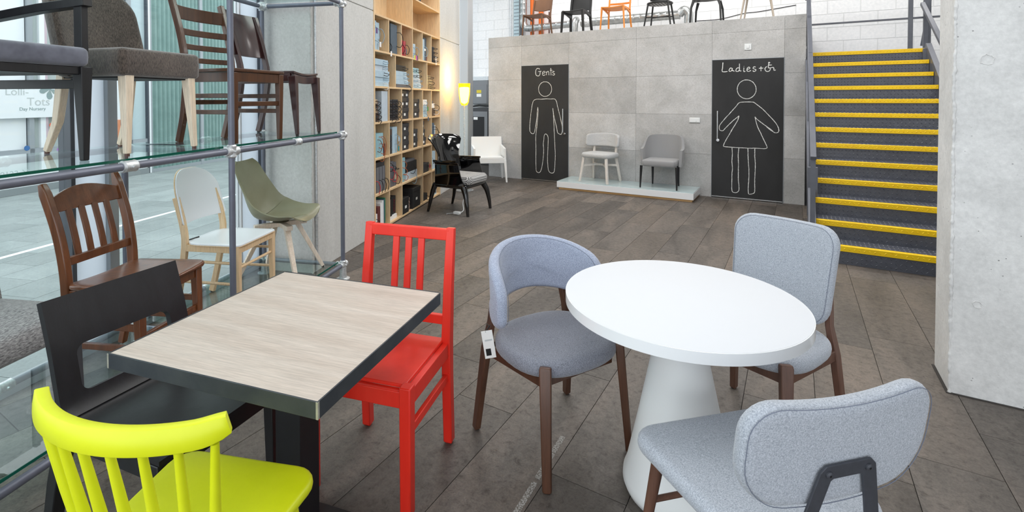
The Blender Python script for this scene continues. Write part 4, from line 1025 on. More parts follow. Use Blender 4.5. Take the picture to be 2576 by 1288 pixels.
def black_armchair():
    t = thing('armchair', 'black-framed armchair with grey suede seat at the left end of the upper shelf', 'armchair', at_shelf(2.285, .40, 1), fS(0.0, -1)); w = M['black_wood']
    for sx in (-1, 1):
        l = MB().bar((sx*.245, .25, .0), (sx*.255, .235, .41), .026, .026, .052, .052).build('leg', w, t, bevel=.004)
        MB().bar((sx*.262, .222, .44), (sx*.262, .222, .70), .03, .045).build('arm_post', w, t, bevel=.003)
        MB().sweep([(sx*.262, .26, .695), (sx*.262, 0, .675), (sx*.255, -.28, .64)], (.045, .038)).build('armrest', w, t, bevel=.003)
        P = [(sx*.225, -.33, 0), (sx*.228, -.27, .3), (sx*.23, -.25, .45), (sx*.235, -.36, .9)]
        MB().sweep(P, [(.03, .03), (.036, .045), (.036, .048), (.03, .03)]).build('leg', w, t, bevel=.003)
        MB().bar((sx*.252, .22, .335), (sx*.235, -.27, .335), .02, .04).build('side_stretcher', w, t, bevel=.002)
    MB().box(-.24, .24, -.24, .25, .375, .41).build('seat_rail', w, t, bevel=.003)
    o = dense(rrect(.54, .54, .03, 4), .05)
    MB().pad(o, .085, .028, lambda u, v, k: (u, v+.0, .452+k), crown=.01, K=4).build('seat', M['suede'], t)
    o = dense(rrect(.45, .40, .05, 4), .05)
    MB().pad(o, .05, .022, lambda u, v, k: (u, -.305-k-.22*v, .72+v), K=3).build('backrest', M['suede'], t)
black_armchair()
def slat_chair():
    t = thing('slatback_chair', 'chestnut brown wooden chair with four vertical slats on the lower shelf', 'chair', at_shelf(1.69, .26, 0), fS(-.07, -1)); w = M['chestnut']
    for sx in (-1, 1):
        MB().bar((sx*.19, .20, 0), (sx*.19, .185, .44), .03, .03, .042, .042).build('leg', w, t, bevel=.004)
        P = catmull([(sx*.178, -.26, 0), (sx*.182, -.215, .22), (sx*.19, -.20, .46), (sx*.195, -.235, .70), (sx*.20, -.315, .945)], 5)
        MB().sweep([tuple(p) for p in P], [(.034, .036)]*4+[(.034, .045)]*(len(P)-5)+[(.03, .024)]).build('leg', w, t, bevel=.006)
        for z in (.17, .27): MB().bar((sx*.19, .19, z), (sx*.185, -.21, z), .018, .03).build('stretcher', w, t, bevel=.003)
        MB().box(sx*.19-.011, sx*.19+.011, -.18, .17, .385, .435).build('side_rail', w, t, bevel=.002)
    MB().box(-.18, .18, .175, .197, .385, .435).build('front_rail', w, t, bevel=.002)
    MB().bar((-.19, .19, .22), (.19, .19, .22), .03, .02, hint=(0, 0, 1)).build('stretcher', w, t, bevel=.003)
    MB().tube([(-.18, -.21, .2), (.18, -.21, .2)], .009, 10).build('stretcher', w, t)
    o = dense(rrect(.45, .43, .05, 5, rs=(.05, .06, .06, .05)), .04); o = [(u*(1+.07*v/.2), v) for u, v in o]
    MB().pad(o, .028, .012, lambda u, v, k: (u, v+.015, .452+k-(.010*math.sin(PI*min(1, max(0, (u+.2)/.4))) if k > 0 else 0)), K=3).build('seat', w, t)
    def yb(z): return -.20-.115*((z-.46)/.485)**1.5
    tr = MB(); n = 12; pts = []
    def crest(u, v):
        x = -.195+.39*u; zb = .80; zt_ = .865+.045*math.sin(PI*u); z = zb+(zt_-zb)*v; return (x, yb(z)-.02*math.sin(PI*u), z)
    tr.slab(14, 4, crest, .02).build('crest_rail', w, t, bevel=.003, smooth=40)
    MB().bar((-.19, yb(.565), .565), (.19, yb(.565), .565), .042, .02, hint=(0, 0, 1)).build('lower_rail', w, t, bevel=.003)
    for x in (-.115, -.04, .04, .115):
        MB().sweep([(x*(.92+.0*z), yb(z)-.008, z) for z in (.575, .65, .72, .81)], (.032, .012)).build('slat', w, t, bevel=.003)
slat_chair()
def white_chair():
    t = thing('dining_chair', 'natural beech chair with white laminate back and seat on the lower shelf', 'chair', at_shelf(.945, .31, 0), fS(-.06, -1)); w = M['beech']
    for sx in (-1, 1):
        MB().bar((sx*.185, .185, .006), (sx*.185, .18, .435), .026, .026, .034, .036).build('leg', w, t, bevel=.003)
        P = catmull([(sx*.17, -.265, .006), (sx*.175, -.225, .18), (sx*.18, -.185, .42), (sx*.18, -.195, .55), (sx*.178, -.245, .73)], 5)
        l = MB().sweep([tuple(p) for p in P], (.026, .038)).build('leg', w, t, bevel=.004); glide(t, sx*.17, -.265, l, 'rubber', .006)
        for z in (.20, .33): MB().tube([(sx*.185, .18, z), (sx*.176, -.21, z)], .009, 10).build('stretcher', w, t)
        MB().box(sx*.18-.012, sx*.18+.012, -.17, .17, .395, .438).build('side_rail', w, t, bevel=.002)
    MB().box(-.18, .18, .168, .195, .395, .438).build('front_rail', w, t, bevel=.002)
    MB().tube([(-.185, .18, .30), (.185, .18, .30)], .009, 10).build('stretcher', w, t)
    o = dense(rrect(.41, .41, .03, 4, rs=(.12, .03, .03, .12)), .04)
    so = MB().pad(o, .012, .004, lambda u, v, k: (u, v, .444+k-.006*math.exp(-((u/.13)**2+(v/.13)**2))), K=2).build('seat', M['hpl_white'], t)
    MB().pad([(u*1.006, v*1.006) for u, v in o], .006, .002, lambda u, v, k: (u, v, .4385+k), K=2).build('seat_edge', w, so)
    def mp(u, v, k): return (u, -.205-.24*(v+.20)+k+.05*(u/.2)**2-.02, .725+v)
    o = dense(rrect(.39, .335, .1, 8, rs=(.02, .15, .15, .02)), .03); o = [(u*(1-.04*v/.18), v) for u, v in o]
    b_ = MB().pad(o, .009, .002, lambda u, v, k: mp(u, v, k+.006), K=2).build('backrest', M['hpl_white'], t)
    tag(MB().pad([(u*1.008, v*1.008) for u, v in o], .010, .003, lambda u, v, k: mp(u, v, k-.004), K=2).build('back_ply', w, b_), 'natural beech rear ply')
    MB().tube(catmull([(.16, -.20, .452), (.13, -.185, .455), (.10, -.19, .452), (.06, -.18, .453)], 4), .004, 6).build('security_tie', M['black_pl'], t)
white_chair()
def olive_chair():
    t = thing('shell_chair', 'olive green plastic shell chair on splayed ash legs on the lower shelf', 'chair', at_shelf(.40, .305, 0), fS(-.1, -1)); w = M['ash']
    for (x, y) in ((.215, .235), (-.215, .235), (.215, -.235), (-.215, -.235)):
        l = MB().bar((x, y, .01), (x*.36, y*.36, .40), .026, .026, .034, .042, hint=(x, y, 0)).build('leg', w, t, bevel=.003); glide(t, x, y, l, 'rubber', .011)
    MB().bar((-.13, -.14, .395), (.13, .14, .395), .034, .045, hint=(0, 0, 1)).build('cross_bar', w, t, bevel=.003)
    MB().bar((-.13, .14, .395), (.13, -.14, .395), .034, .045, hint=(0, 0, 1)).build('cross_bar', w, t, bevel=.003)
    MB().lathe([(0, .415), (.06, .415), (.05, .43), (0, .43)], 16).build('hub', M['olive_dark'], t)
    prof = catmull([(0, .235, .452), (0, .19, .468), (0, .08, .442), (0, -.05, .432), (0, -.15, .452), (0, -.205, .53), (0, -.245, .66), (0, -.285, .78), (0, -.32, .875)], 6)
    n = len(prof)
    WT = catmull([(0, .19, 0), (.12, .228, 0), (.35, .245, 0), (.55, .24, 0), (.75, .20, 0), (1.0, .145, 0)], 8)
    def wd(v):
        for p_, q_ in zip(WT, WT[1:]):
            if v <= q_.x: return p_.y+(q_.y-p_.y)*(v-p_.x)/(q_.x-p_.x)
        return .145
    def sh(u, v):
        f = v*(n-1); i = min(int(f), n-2); q = prof[i].lerp(prof[i+1], f-i)
        sm = 1/(1+math.exp(-(v-.50)*13)); al = math.radians(92-72*sm)
        s_ = 2*u-1; w_ = wd(v); mid = math.exp(-((v-.50)/.24)**2)
        cup = (.03+.10*mid)*abs(s_)**2.4
        rnd_ = 1-.25*max(0, (v-.93)/.07)**2-.22*max(0, (.06-v)/.06)**2
        return (s_*w_*rnd_*(1-.10*mid*abs(s_)**3), q.y+math.cos(al)*cup, q.z+math.sin(al)*cup-.02*max(0, (.1-v)/.1)**2)
    shl = MB().slab(26, 44, sh, .009).build('shell', M['olive'], t, smooth=60)
    o5 = MB()
    o5.tube([V(*sh(.06+.88*i/30, .50))+V(0, .004, .0045) for i in range(31)], .0013, 5)
    o5.build('moulded_seam', M['olive_dark'], shl)
    o6 = MB().tube([V(*sh(.5, .03+.44*i/30))+V(0, 0, .0062) for i in range(31)], .0012, 5).build('moulded_line', pm('olive_light', '#b8b592', rough=.5), shl)
    q = V(*sh(.5, .36)); MB().box(q.x-.022, q.x+.022, q.y-.022, q.y+.022, q.z+.004, q.z+.0068).build('seat_badge', pm('badge', '#cfc9a0', rough=.5), shl)
olive_chair()
def tweed_chair():
    t = thing('upholstered_chair', 'charcoal tweed upholstered chair at the left edge of the lower shelf', 'chair', at_shelf(2.30, .36, 0), fS(-.05, -1)); w = pm('grey_leg', '#45464b', rough=.45)
    for sx in (-1, 1):
        MB().bar((sx*.215, .22, 0), (sx*.20, .20, .37), .024, .024, .042, .046).build('leg', w, t, bevel=.003)
        MB().sweep([(sx*.21, -.34, 0), (sx*.2, -.26, .2), (sx*.19, -.22, .4)], [(.024, .026), (.034, .036), (.04, .045)]).build('leg', w, t, bevel=.003)
    o = dense(rrect(.49, .50, .04, 5), .05)
    MB().pad(o, .12, .04, lambda u, v, k: (u, v, .405+k), crown=.03, K=4).build('seat', M['tweed'], t)
    o = dense(rrect(.47, .62, .06, 5, rs=(.03, .09, .09, .03)), .05)
    MB().pad(o, .08, .03, lambda u, v, k: (u, -.20-k-.20*(v+.3)-.10*max(0, v)**1.5, .64+v), K=4).build('backrest', M['tweed'], t)
tweed_chair()
# ------------------------------------------------------------------ platform chairs
def pale_chair():
    t = thing('dining_chair', 'pale grey felt chair with limed wood legs on the display platform', 'chair', (-2.735, 8.02, .136), (-.17, -.985)); w = M['white_wood']
    for sx in (-1, 1):
        MB().sweep([(sx*.25, .225, 0), (sx*.248, .222, .012), (sx*.20, .17, .42)], [(.024, .024), (.036, .036), (.042, .042)]).build('leg', w, t, bevel=.005)
        MB().sweep([(sx*.25, -.235, 0), (sx*.248, -.232, .012), (sx*.205, -.16, .40), (sx*.195, -.19, .66)], [(.024, .024), (.034, .036), (.034, .044), (.03, .036)]).build('leg', w, t, bevel=.005)
        MB().bar((sx*.222, .19, .27), (sx*.07, .02, .285), .02, .036).build('stretcher', w, t, bevel=.003)
        MB().bar((sx*.222, -.18, .27), (sx*.07, -.02, .285), .02, .036).build('stretcher', w, t, bevel=.003)
    MB().bar((-.09, 0, .285), (.09, 0, .285), .036, .02, hint=(0, 0, 1)).build('stretcher', w, t, bevel=.003)
    MB().pad(sellipse(.27, .235, 4, 44), .08, .034, lambda u, v, k: (u, v, .442+k), crown=.012).build('seat', M['felt_pale'], t)
    R, L = .34, .36
    def mp(u, v, k): return ((R-k)*math.sin(u/R), -.225+R*(1-math.cos(u/R))+k*math.cos(u/R)-.15*v, .685+v-.015*(u/L)**2)
    o = dense(rrect(2*L, .225, .05, 5), .035); o = [(u, v*(1-.12*(abs(u)/L)**2)) for u, v in o]
    MB().pad(o, .05, .023, mp).build('backrest', M['felt_pale'], t)
pale_chair()
def tub_chair():
    t = thing('tub_chair', 'smooth grey tub armchair with black tapered legs on the display platform', 'armchair', (-1.745, 8.03, .136), (-.03, -1)); w = M['black_wood']
    for (x, y) in ((.27, .235), (-.27, .235), (.20, -.21), (-.20, -.21)):
        MB().tube([(x, y, 0), (x*.97, y*.9, .34)], [.011, .021], 14).build('leg', w, t)
    A = 1.95
    def sh(u, v):
        a = (2*u-1)*A; s_ = abs(2*u-1)
        top = .80-.015*s_-.20*(1/(1+math.exp(-(s_-.62)*16))); 
        rr = .265+.0*s_; x = math.copysign(abs(math.sin(a))**.8, a)*.285; y = .0-.225*math.cos(a)
        if abs(a) > PI/2: y = .0-.235*math.cos(a); x = math.copysign(.285-.01*(abs(a)-PI/2), a)
        z = .335+(top-.335)*v; lean = .04*v*max(0, math.cos(a)); fl_ = 1+.06*v
        return (x*fl_, y-lean, z)
    MB().slab(44, 10, sh, .04).build('shell', M['tub_fabric'], t, smooth=70)
    o = dense(rrect(.49, .46, .04, 5, cy=.03), .04)
    MB().pad(o, .10, .03, lambda u, v, k: (u, v, .385+k), crown=.008).build('seat', M['tub_fabric'], t)
tub_chair()
# ------------------------------------------------------------------ glossy black wing chair
def hound():
    m, nt, b = newmat('houndstooth_fabric'); b.inputs['Roughness'].default_value = .85
    ck = nt.nodes.new('ShaderNodeTexChecker'); nt.links.new(coords(nt, False, (1, 1, 1), (0, 0, .785)), ck.inputs[0]); ck.inputs['Scale'].default_value = 80
    ck.inputs[1].default_value = lin('#efefee'); ck.inputs[2].default_value = lin('#141414'); c2 = nt.nodes.new('ShaderNodeTexChecker')
    nt.links.new(coords(nt), c2.inputs[0]); c2.inputs['Scale'].default_value = 113; c2.inputs[1].default_value = (1, 1, 1, 1); c2.inputs[2].default_value = lin('#202020')
    nt.links.new(mixc(nt, .5, ck.outputs[0], mixc(nt, 1, ck.outputs[0], c2.outputs[0], 'MULTIPLY')), b.inputs['Base Color']); return m
M['houndstooth'] = hound()
def wing_chair():
    t = thing('armchair', 'glossy black moulded wing armchair with houndstooth seat cushion by the bookcase', 'armchair', (-3.875, 5.56, 0), (.998, .03)); m = M['gloss_black']
    HW = catmull([(.34, .265, 0), (.45, .265, 0), (.55, .262, 0), (.66, .25, 0), (.76, .245, 0), (.86, .30, 0), (.94, .355, 0), (1.0, .36, 0), (1.05, .33, 0)], 8)
    def hwid(z):
        for p_, q_ in zip(HW, HW[1:]):
            if z <= q_.x: return p_.y+(q_.y-p_.y)*(z-p_.x)/(q_.x-p_.x)
        return .33
    def bk(u, v):
        z = .36+.65*v; s_ = 2*u-1; a_ = abs(s_); wv = hwid(z); sm = 1/(1+math.exp(-(z-.74)*16))
        y = -.235-.125*v**1.4+(.12+.08*sm)*a_**2.4-.05*sm*max(0, (a_-.7)/.3)**2-.04*max(0, (v-.9)/.1)**2
        return (s_*wv, y, z-.03*max(0, (v-.8)/.2)**2*a_**5)
    MB().slab(36, 40, bk, .014).build('back_shell', m, t, smooth=70)
    for sx in (-1, 1):
        def arm(u, v, sx=sx):
            y0 = -.20; top = .69+.01*u; y1t = .16; y1b = .27
            z = .37+(top-.37)*v; yf = y1b+(y1t-y1b)*(v**.7); y = y0+(yf-y0)*u
            x = .262+.03*max(0, (v-.8)/.2)**2+.012*math.sin(PI*v)*u
            return (sx*x, y, z-.0*u)
        MB().slab(18, 18, arm, .014).build('arm_panel', m, t, smooth=70)
        MB().tube([V(*arm(i/14, 1.0))+V(sx*.012, 0, -.004) for i in range(15)], .014, 10).build('arm_roll', m, t)
        l = catmull([(sx*.29, .33, 0), (sx*.285, .315, .12), (sx*.27, .285, .26), (sx*.245, .24, .355)], 5)
        MB().tube(l, [.019+.026*(i/(len(l)-1))**1.2 for i in range(len(l))], 14).build('leg', m, t)
        l = catmull([(sx*.29, -.30, 0), (sx*.285, -.27, .12), (sx*.27, -.24, .26), (sx*.25, -.21, .36)], 5)
        MB().tube(l, [.017+.022*(i/(len(l)-1))**1.2 for i in range(len(l))], 14).build('leg', m, t)
    o = dense(rrect(.55, .55, .06, 6, cy=.01), .05)
    MB().pad(o, .055, .024, lambda u, v, k: (u, v, .362+k)).build('seat_rim', m, t)
    o = dense(rrect(.505, .56, .08, 6, cy=.055), .05)
    MB().pad(o, .115, .048, lambda u, v, k: (u, v, .442+k), crown=.018).build('cushion', M['houndstooth'], t)
wing_chair()
# white monobloc armchair
def mono_chair():
    t = thing('armchair', 'white angular plastic armchair against the concrete wall behind the lamp', 'armchair', (-4.80, 7.85, 0), (.62, -.785)); m = M['white_plastic']
    MB().slab(6, 4, lambda u, v: (-.24+.48*u, -.23+.46*v, .43+.01*v), .03).build('seat', m, t, bevel=.005)
    MB().slab(6, 6, lambda u, v: ((-.30+.60*u)*(1-.04*v), -.235-.09*v, .42+.37*v), .03).build('backrest', m, t, bevel=.005)
    for sx in (-1, 1):
        MB().slab(6, 6, lambda u, v, sx=sx: (sx*(.285-.01*v), -.24+.46*u, .345+(.30-.03*u)*v), .035).build('arm_panel', m, t, bevel=.005)
        MB().bar((sx*.30, .26, 0), (sx*.275, .20, .40), .03, .035, .045, .085, hint=(1, 0, 0)).build('leg', m, t, bevel=.004)
        MB().bar((sx*.30, -.27, 0), (sx*.275, -.21, .40), .03, .035, .045, .085, hint=(1, 0, 0)).build('leg', m, t, bevel=.004)
    MB().box(-.28, .28, .20, .232, .345, .44).build('front_apron', m, t, bevel=.006)
mono_chair()
# floor lamp
def yellow_glass():
    m, nt, b = newmat('yellow_lamp_glass'); out = nt.nodes['Material Output']; b.inputs['Base Color'].default_value = lin('#f6c810'); b.inputs['Roughness'].default_value = .25
    b.inputs['Emission Color'].default_value = lin('#ffc400'); b.inputs['Emission Strength'].default_value = .45
    t = nt.nodes.new('ShaderNodeBsdfTransparent'); t.inputs[0].default_value = (1, .93, .55, 1); mx = nt.nodes.new('ShaderNodeMixShader'); mx.inputs[0].default_value = .55
    nt.links.new(b.outputs[0], mx.inputs[1]); nt.links.new(t.outputs[0], mx.inputs[2]); nt.links.new(mx.outputs[0], out.inputs[0]); return m
lp = thing('floor_lamp', 'lit floor lamp with yellow cone shade and coiled cable in a clear tube', 'lamp', (-4.60, 6.77, 0))
MB().lathe([(0, 0), (.15, 0), (.15, .012), (.02, .02), (0, .02)], 28).build('base', M['chrome'], lp)
MB().lathe([(.074, .02), (.077, .02), (.077, 1.47), (.074, 1.47)], 28).build('clear_tube', M['clear'], lp)
MB().tube([(.012*math.cos(i*.8), .012*math.sin(i*.8), .03+1.45*i/520) for i in range(521)], .0045, 5).build('coiled_cable', M['white_plastic'], lp)
MB().lathe([(.045, 1.40), (.070, 1.45), (.090, 1.58), (.098, 1.76), (.093, 1.76), (.086, 1.58), (.066, 1.455), (.042, 1.41)], 32).build('lamp_shade', yellow_glass(), lp, smooth=60)
MB().lathe([(0, 1.42), (.055, 1.45), (.078, 1.58), (.083, 1.69), (.06, 1.70), (0, 1.70)], 28).build('diffuser', emit('lamp_bulb', '#fff0c0', 14.0), lp, smooth=60)
ll = bpy.data.lights.new('lamp_light', 'POINT'); ll.energy = 12; ll.color = (1, .72, .3); ll.shadow_soft_size = .06
lo = bpy.data.objects.new('lamp_light', ll); COL.objects.link(lo); lo.location = (0, 0, 1.83); lo.parent = lp
# mains adaptor
ad = thing('power_adaptor', 'white plug adaptor and cable on the floor under the black wing armchair', 'adaptor', (-3.93, 5.53, 0))
q = (-3.62, 5.33)
ad.location = (-3.74, 5.33, 0)
MB().box(-.045, .045, -.025, .025, 0, .035).build('body', M['white_plastic'], ad, bevel=.005)
MB().tube(catmull([(.04, .01, .018), (.06, .06, .05), (.03, .09, .14), (.04, .12, .22), (.02, .15, .30)], 6), .006, 6).build('cable', M['white_plastic'], ad)
MB().tube(catmull([(-.045, -.01, .012), (-.09, -.03, .006), (-.12, -.06, .005), (-.10, -.09, .005)], 6), .004, 6).build('cable', M['soft_grey'], ad)
# ------------------------------------------------------------------ mezzanine
MZ = 2.67
def frame_chair(name, label, x, y, m, style, f=(0, -1)):
    t = thing(name, label, 'chair', (x, y, MZ), f)
    if style in ('brown', 'orange', 'black'):
        th = .026 if style != 'black' else .04
        for sx in (-1, 1):
            MB().bar((sx*.215, .215, 0), (sx*.19, .195, .44), th*.8, th*.8, th*1.1, th*1.3).build('leg', m, t, bevel=.005)
            P = catmull([(sx*.215, -.265, 0), (sx*.20, -.215, .25), (sx*.19, -.205, .45), (sx*.19, -.235, .62), (sx*.185, -.28, .82)], 5)
            MB().sweep([tuple(p) for p in P], (th, th*1.2)).build('leg', m, t, bevel=.005)
            MB().sweep([(sx*.19, .2, .435), (sx*.195, 0, .425), (sx*.19, -.21, .38)], (th*.9, th*1.3)).build('side_rail', m, t, bevel=.004)
        MB().slab(8, 8, lambda u, v: (-.2+.4*u, -.2+.42*v, .445-.012*math.sin(PI*u)), .02).build('seat', m, t, bevel=.004)
        zb, zt_ = (.60, .82) if style == 'brown' else ((.50, .83) if style == 'black' else (.555, .83))
        if style == 'orange':
            for (a, b) in ((.555, .585), (.66, .83)):
                MB().slab(10, 3, lambda u, v: (-.19+.38*u, -.24-.05*v-.03*math.sin(PI*u), a+(b-a)*v), .018).build('back_slat', m, t, bevel=.003)
        else:
            MB().slab(12, 6, lambda u, v: (-.195+.39*u, -.225-.09*(zb+(zt_-zb)*v-.5)/.35-.03*math.sin(PI*u), zb-(.025*math.sin(PI*u) if style == 'brown' else -.0)*(1-v)+(zt_-zb)*v), .022).build('backrest', m, t, bevel=.004)
    elif style == 'stool':
        o = sellipse(.21, .205, 2.2, 36)
        st = MB().pad(o, .028, .012, lambda u, v, k: (u, v, .445+k), K=3).build('seat', m, t)
        for i in range(6):
            for j in range(6):
                u, v = -.13+.052*i, -.13+.052*j
                if u*u+v*v < .024: MB().tube([(u, v, .4295), (u, v, .4305)], .016, 10).build('perforation', pm('perforation_light', '#cfcfcf', rough=.9) if (i, j) == (0, 2) else bpy.data.materials['perforation_light'] if 'perforation_light' in bpy.data.materials else M['soft_grey'], st)
        for (x_, y_) in ((.22, .20), (-.22, .20), (.21, -.22), (-.21, -.22)):
            MB().tube([(x_, y_, 0), (x_*.72, y_*.72, .44)], [.012, .015], 10).build('leg', m, t)
        for (a, b) in (((.19, .175), (-.185, -.19)), ((-.19, .175), (.185, -.19))):
            MB().tube([(a[0], a[1], .20), (b[0], b[1], .24)], .009, 8).build('stretcher', m, t)
        MB().slab(12, 5, lambda u, v: (.20*math.sin(-1.1+2.2*u), .0-.21*math.cos(-1.1+2.2*u)-.05*v, .52+.26*v), .018).build('backrest', m, t)
    elif style == 'shell':
        for (x_, y_) in ((.23, .22), (-.23, .22), (.22, -.24), (-.22, -.24)):
            MB().sweep([(x_, y_, 0), (x_*.92, y_*.9, .30), (x_*.75, y_*.75, .43)], [(.024, .03), (.03, .036), (.045, .045)], hint=(1, 0, 0)).build('leg', m, t, bevel=.006)
        MB().slab(14, 14, lambda u, v: (-.225+.45*u, -.215+.43*v, .455-.035*math.sin(PI*u)*math.sin(PI*v)), .018).build('seat', m, t, bevel=.003)
        MB().slab(14, 8, lambda u, v: (.225*math.sin(-1.3+2.6*u)/math.sin(1.3), .0-.215*math.cos(-1.3+2.6*u)-.04*v, .46+.33*v), .016).build('backrest', m, t)
    else:
        for (x_, y_) in ((.23, .21), (-.23, .21), (.22, -.24), (-.22, -.24)):
            MB().tube([(x_, y_, 0), (x_*.7, y_*.75, .44)], [.010, .017], 10).build('leg', m, t)
        MB().slab(12, 12, lambda u, v: (-.22+.44*u, -.21+.42*v, .455-.02*math.sin(PI*u)*math.sin(PI*v)), .016).build('seat', m, t)
        MB().slab(12, 6, lambda u, v: (-.21+.42*u, -.22-.09*v-.03*math.sin(PI*u), .50+.32*v), .016).build('backrest', m, t)
    return t
frame_chair('stacking_chair', 'brown plastic stacking chair on the mezzanine, leftmost of the row', -4.27, 8.80, M['brown_pl'], 'brown')
frame_chair('stacking_chair', 'black plastic stacking chair with solid back on the mezzanine beside the brown one', -3.46, 8.80, M['black_pl'], 'black')
frame_chair('stacking_chair', 'bright orange plastic stacking chair on the mezzanine', -2.72, 8.80, M['orange_pl'], 'orange')
frame_chair('perforated_chair', 'black chair with perforated round seat and crossed stretchers on the mezzanine', -1.96, 8.78, M['black_pl'], 'stool')
frame_chair('shell_chair', 'black tub-seat plastic chair on the mezzanine above the Ladies door', -1.22, 8.80, M['black_pl'], 'shell')
frame_chair('leg_chair', 'beige thin-legged chair on the mezzanine, rightmost of the row', -.50, 8.80, M['cream_pl'], 'thin')
# ducts and pipes
DY = 9.95
dk = thing('air_duct', 'silver spiral ventilation duct along the back wall of the mezzanine', 'duct')
def spiral(mb, pts, r, pitch=.12):
    P = [V(*p) for p in pts]; out = []; rs = []
    for i in range(len(P)-1):
        L = (P[i+1]-P[i]).length; n = max(1, int(L/pitch)); d = (P[i+1]-P[i])/n
        for k in range(n):
            b = P[i]+d*k
            for f, q in ((.0, 1.0), (.80, 1.0), (.86, 1.05), (.94, 1.05), (.99, 1.0)): out.append(b+d*f); rs.append(r*q)
    out.append(P[-1]); rs.append(r); mb.tube(out, rs, 18); return mb
Z1 = 3.07
spiral(MB(), [(-5.0, DY, Z1), (-3.95, DY, Z1+.02)], .075).build('straight_run', M['duct'], dk)
spiral(MB(), [(-3.80, DY, Z1+.02), (-1.85, DY, Z1+.02)], .085).build('straight_run', M['duct'], dk)
MB().tube(catmull([(-5.0, DY, Z1), (-5.1, DY, Z1+.02), (-5.16, DY, Z1+.12), (-5.16, DY, Z1+.2)], 5), .078, 16).build('elbow', M['duct'], dk)
spiral(MB(), [(-5.16, DY, Z1+.2), (-5.16, DY, 4.9)], .072).build('straight_run', M['duct'], dk)
MB().tube(catmull([(-3.97, DY, Z1+.03), (-3.90, DY-.05, Z1+.09), (-3.90, DY-.12, Z1+.02), (-3.90, DY-.14, Z1-.1), (-3.90, DY-.14, 2.68)], 6), .072, 16).build('elbow', M['duct'], dk)
MB().tube(catmull([(-1.87, DY, Z1+.02), (-1.78, DY, Z1+.10), (-1.70, DY, Z1+.02), (-1.70, DY, Z1-.1), (-1.70, DY, 2.68)], 6), .08, 16).build('elbow', M['duct'], dk)
MB().tube([(-3.80, DY, Z1+.02), (-3.72, DY, Z1+.02), (-3.66, DY, Z1+.02), (-3.6, DY, Z1+.02)], [.08, .098, .098, .086], 14).build('foil_collar', pm('foil', '#c9cbcc', '#eef0f0', 30, rough=.25, metal=.9, bmp=1, bscale=25, dist=.02), dk)
for i, (x, r, lab) in enumerate(((-5.02, .045, 'orange vertical pipe nearest the cable tray'), (-4.80, .055, 'thick orange vertical pipe behind the brown chair'))):
    o = thing('pipe', lab, 'pipe', (x, 10.1, MZ)); MB().tube([(0, 0, 0), (0, 0, 2.2)], r, 16).build('tube', M['orange_paint'], o)
    MB().lathe([(0, 0), (r*1.3, 0), (r*1.3, .02), (0, .02)], 16).build('collar', M['orange_paint'], o)
ct = thing('cable_tray', 'perforated galvanised cable tray running up the back wall left of the brown chair', 'cable tray', (-5.45, 10.15, MZ-.05))
MB().box(-.07, .07, 0, .015, 0, 2.2).build('tray', pm('tray_blue', '#b9ccd2', rough=.5, metal=.3), ct)
sl = MB()
for i in range(5):
    for j in range(26): sl.box(-.055+.025*i, -.043+.025*i, -.0015, 0, .05+j*.08, .075+j*.08)
sl.build('slots', M['mull'], ct, smooth=0)['kind'] = 'stuff'
for (x, m_, nm, lab) in ((-5.30, 'mull', .04, 'dark pipe beside the cable tray'), (-5.58, 'galv', .018, 'thin steel pipe left of the cable tray'), (-4.62, 'brown_foot', .014, 'thin copper pipe behind the brown chair')):
    o = thing('pipe', lab, 'pipe', (x, 10.13, MZ-.05)); MB().tube([(0, 0, 0), (0, 0, 2.2)], nm, 12).build('tube', M[m_], o)
    for z in (.3, .8): MB().tube([(0, 0, z), (0, 0, z+.03)], nm*1.25, 12).build('clip', M['galv'], o)
o = thing('cable', 'thin black cable hanging along the mezzanine back wall', 'cable'); MB().tube(catmull([(-1.6, 10.195, 2.98), (-1.2, 10.195, 2.98), (-.8, 10.195, 3.05), (-.55, 10.195, 3.06), (0, 10.195, 3.12)], 6), .006, 6).build('cord', M['black_pl'], o)
# electrical cabinets beyond the book wall
ec = thing('electrical_cabinet', 'grey wall-mounted electrical cabinet with a yellow warning label', 'cabinet', (-6.42, 9.98, 1.38))
MB().box(-.24, .30, 0, .215, 0, .56).build('body', M['cab_grey'], ec, bevel=.006); MB().box(-.22, .28, -.012, 0, .02, .47).build('door', M['cab_grey'], ec, bevel=.003)
MB().box(-.22, .30, .02, .20, .565, .66).build('cable_trunking', M['galv'], ec, bevel=.003)
MB().box(.0, .13, -.0135, -.012, .27, .34).build('warning_label', M['warn'], ec); MB().box(.0, .13, -.0135, -.012, .18, .25).build('rating_label', M['paper'], ec)
rc = thing('server_rack', 'dark rack cabinet with a glass door under the electrical cabinet', 'cabinet', (-6.25, 9.7, 0))
MB().box(-.26, .34, 0, .48, 0, 1.30).build('body', pm('rack_grey', '#3c3d40', rough=.5), rc, bevel=.006); MB().box(-.20, .30, -.015, 0, .06, 1.22).build('door', M['cab_grey'], rc, bevel=.003)
MB().box(-.09, .22, -.018, -.014, .12, 1.10).build('door_glass', M['dark'], rc); MB().box(-.07, .04, -.02, -.018, 1.03, 1.09).build('label_plate', M['paper'], rc)
MB().sweep([(-.2, .1, 1.33), (0, .12, 1.36), (.3, .1, 1.34)], (.05, .04), hint=(0, 1, 0)).build('loose_cable', M['black_pl'], rc)
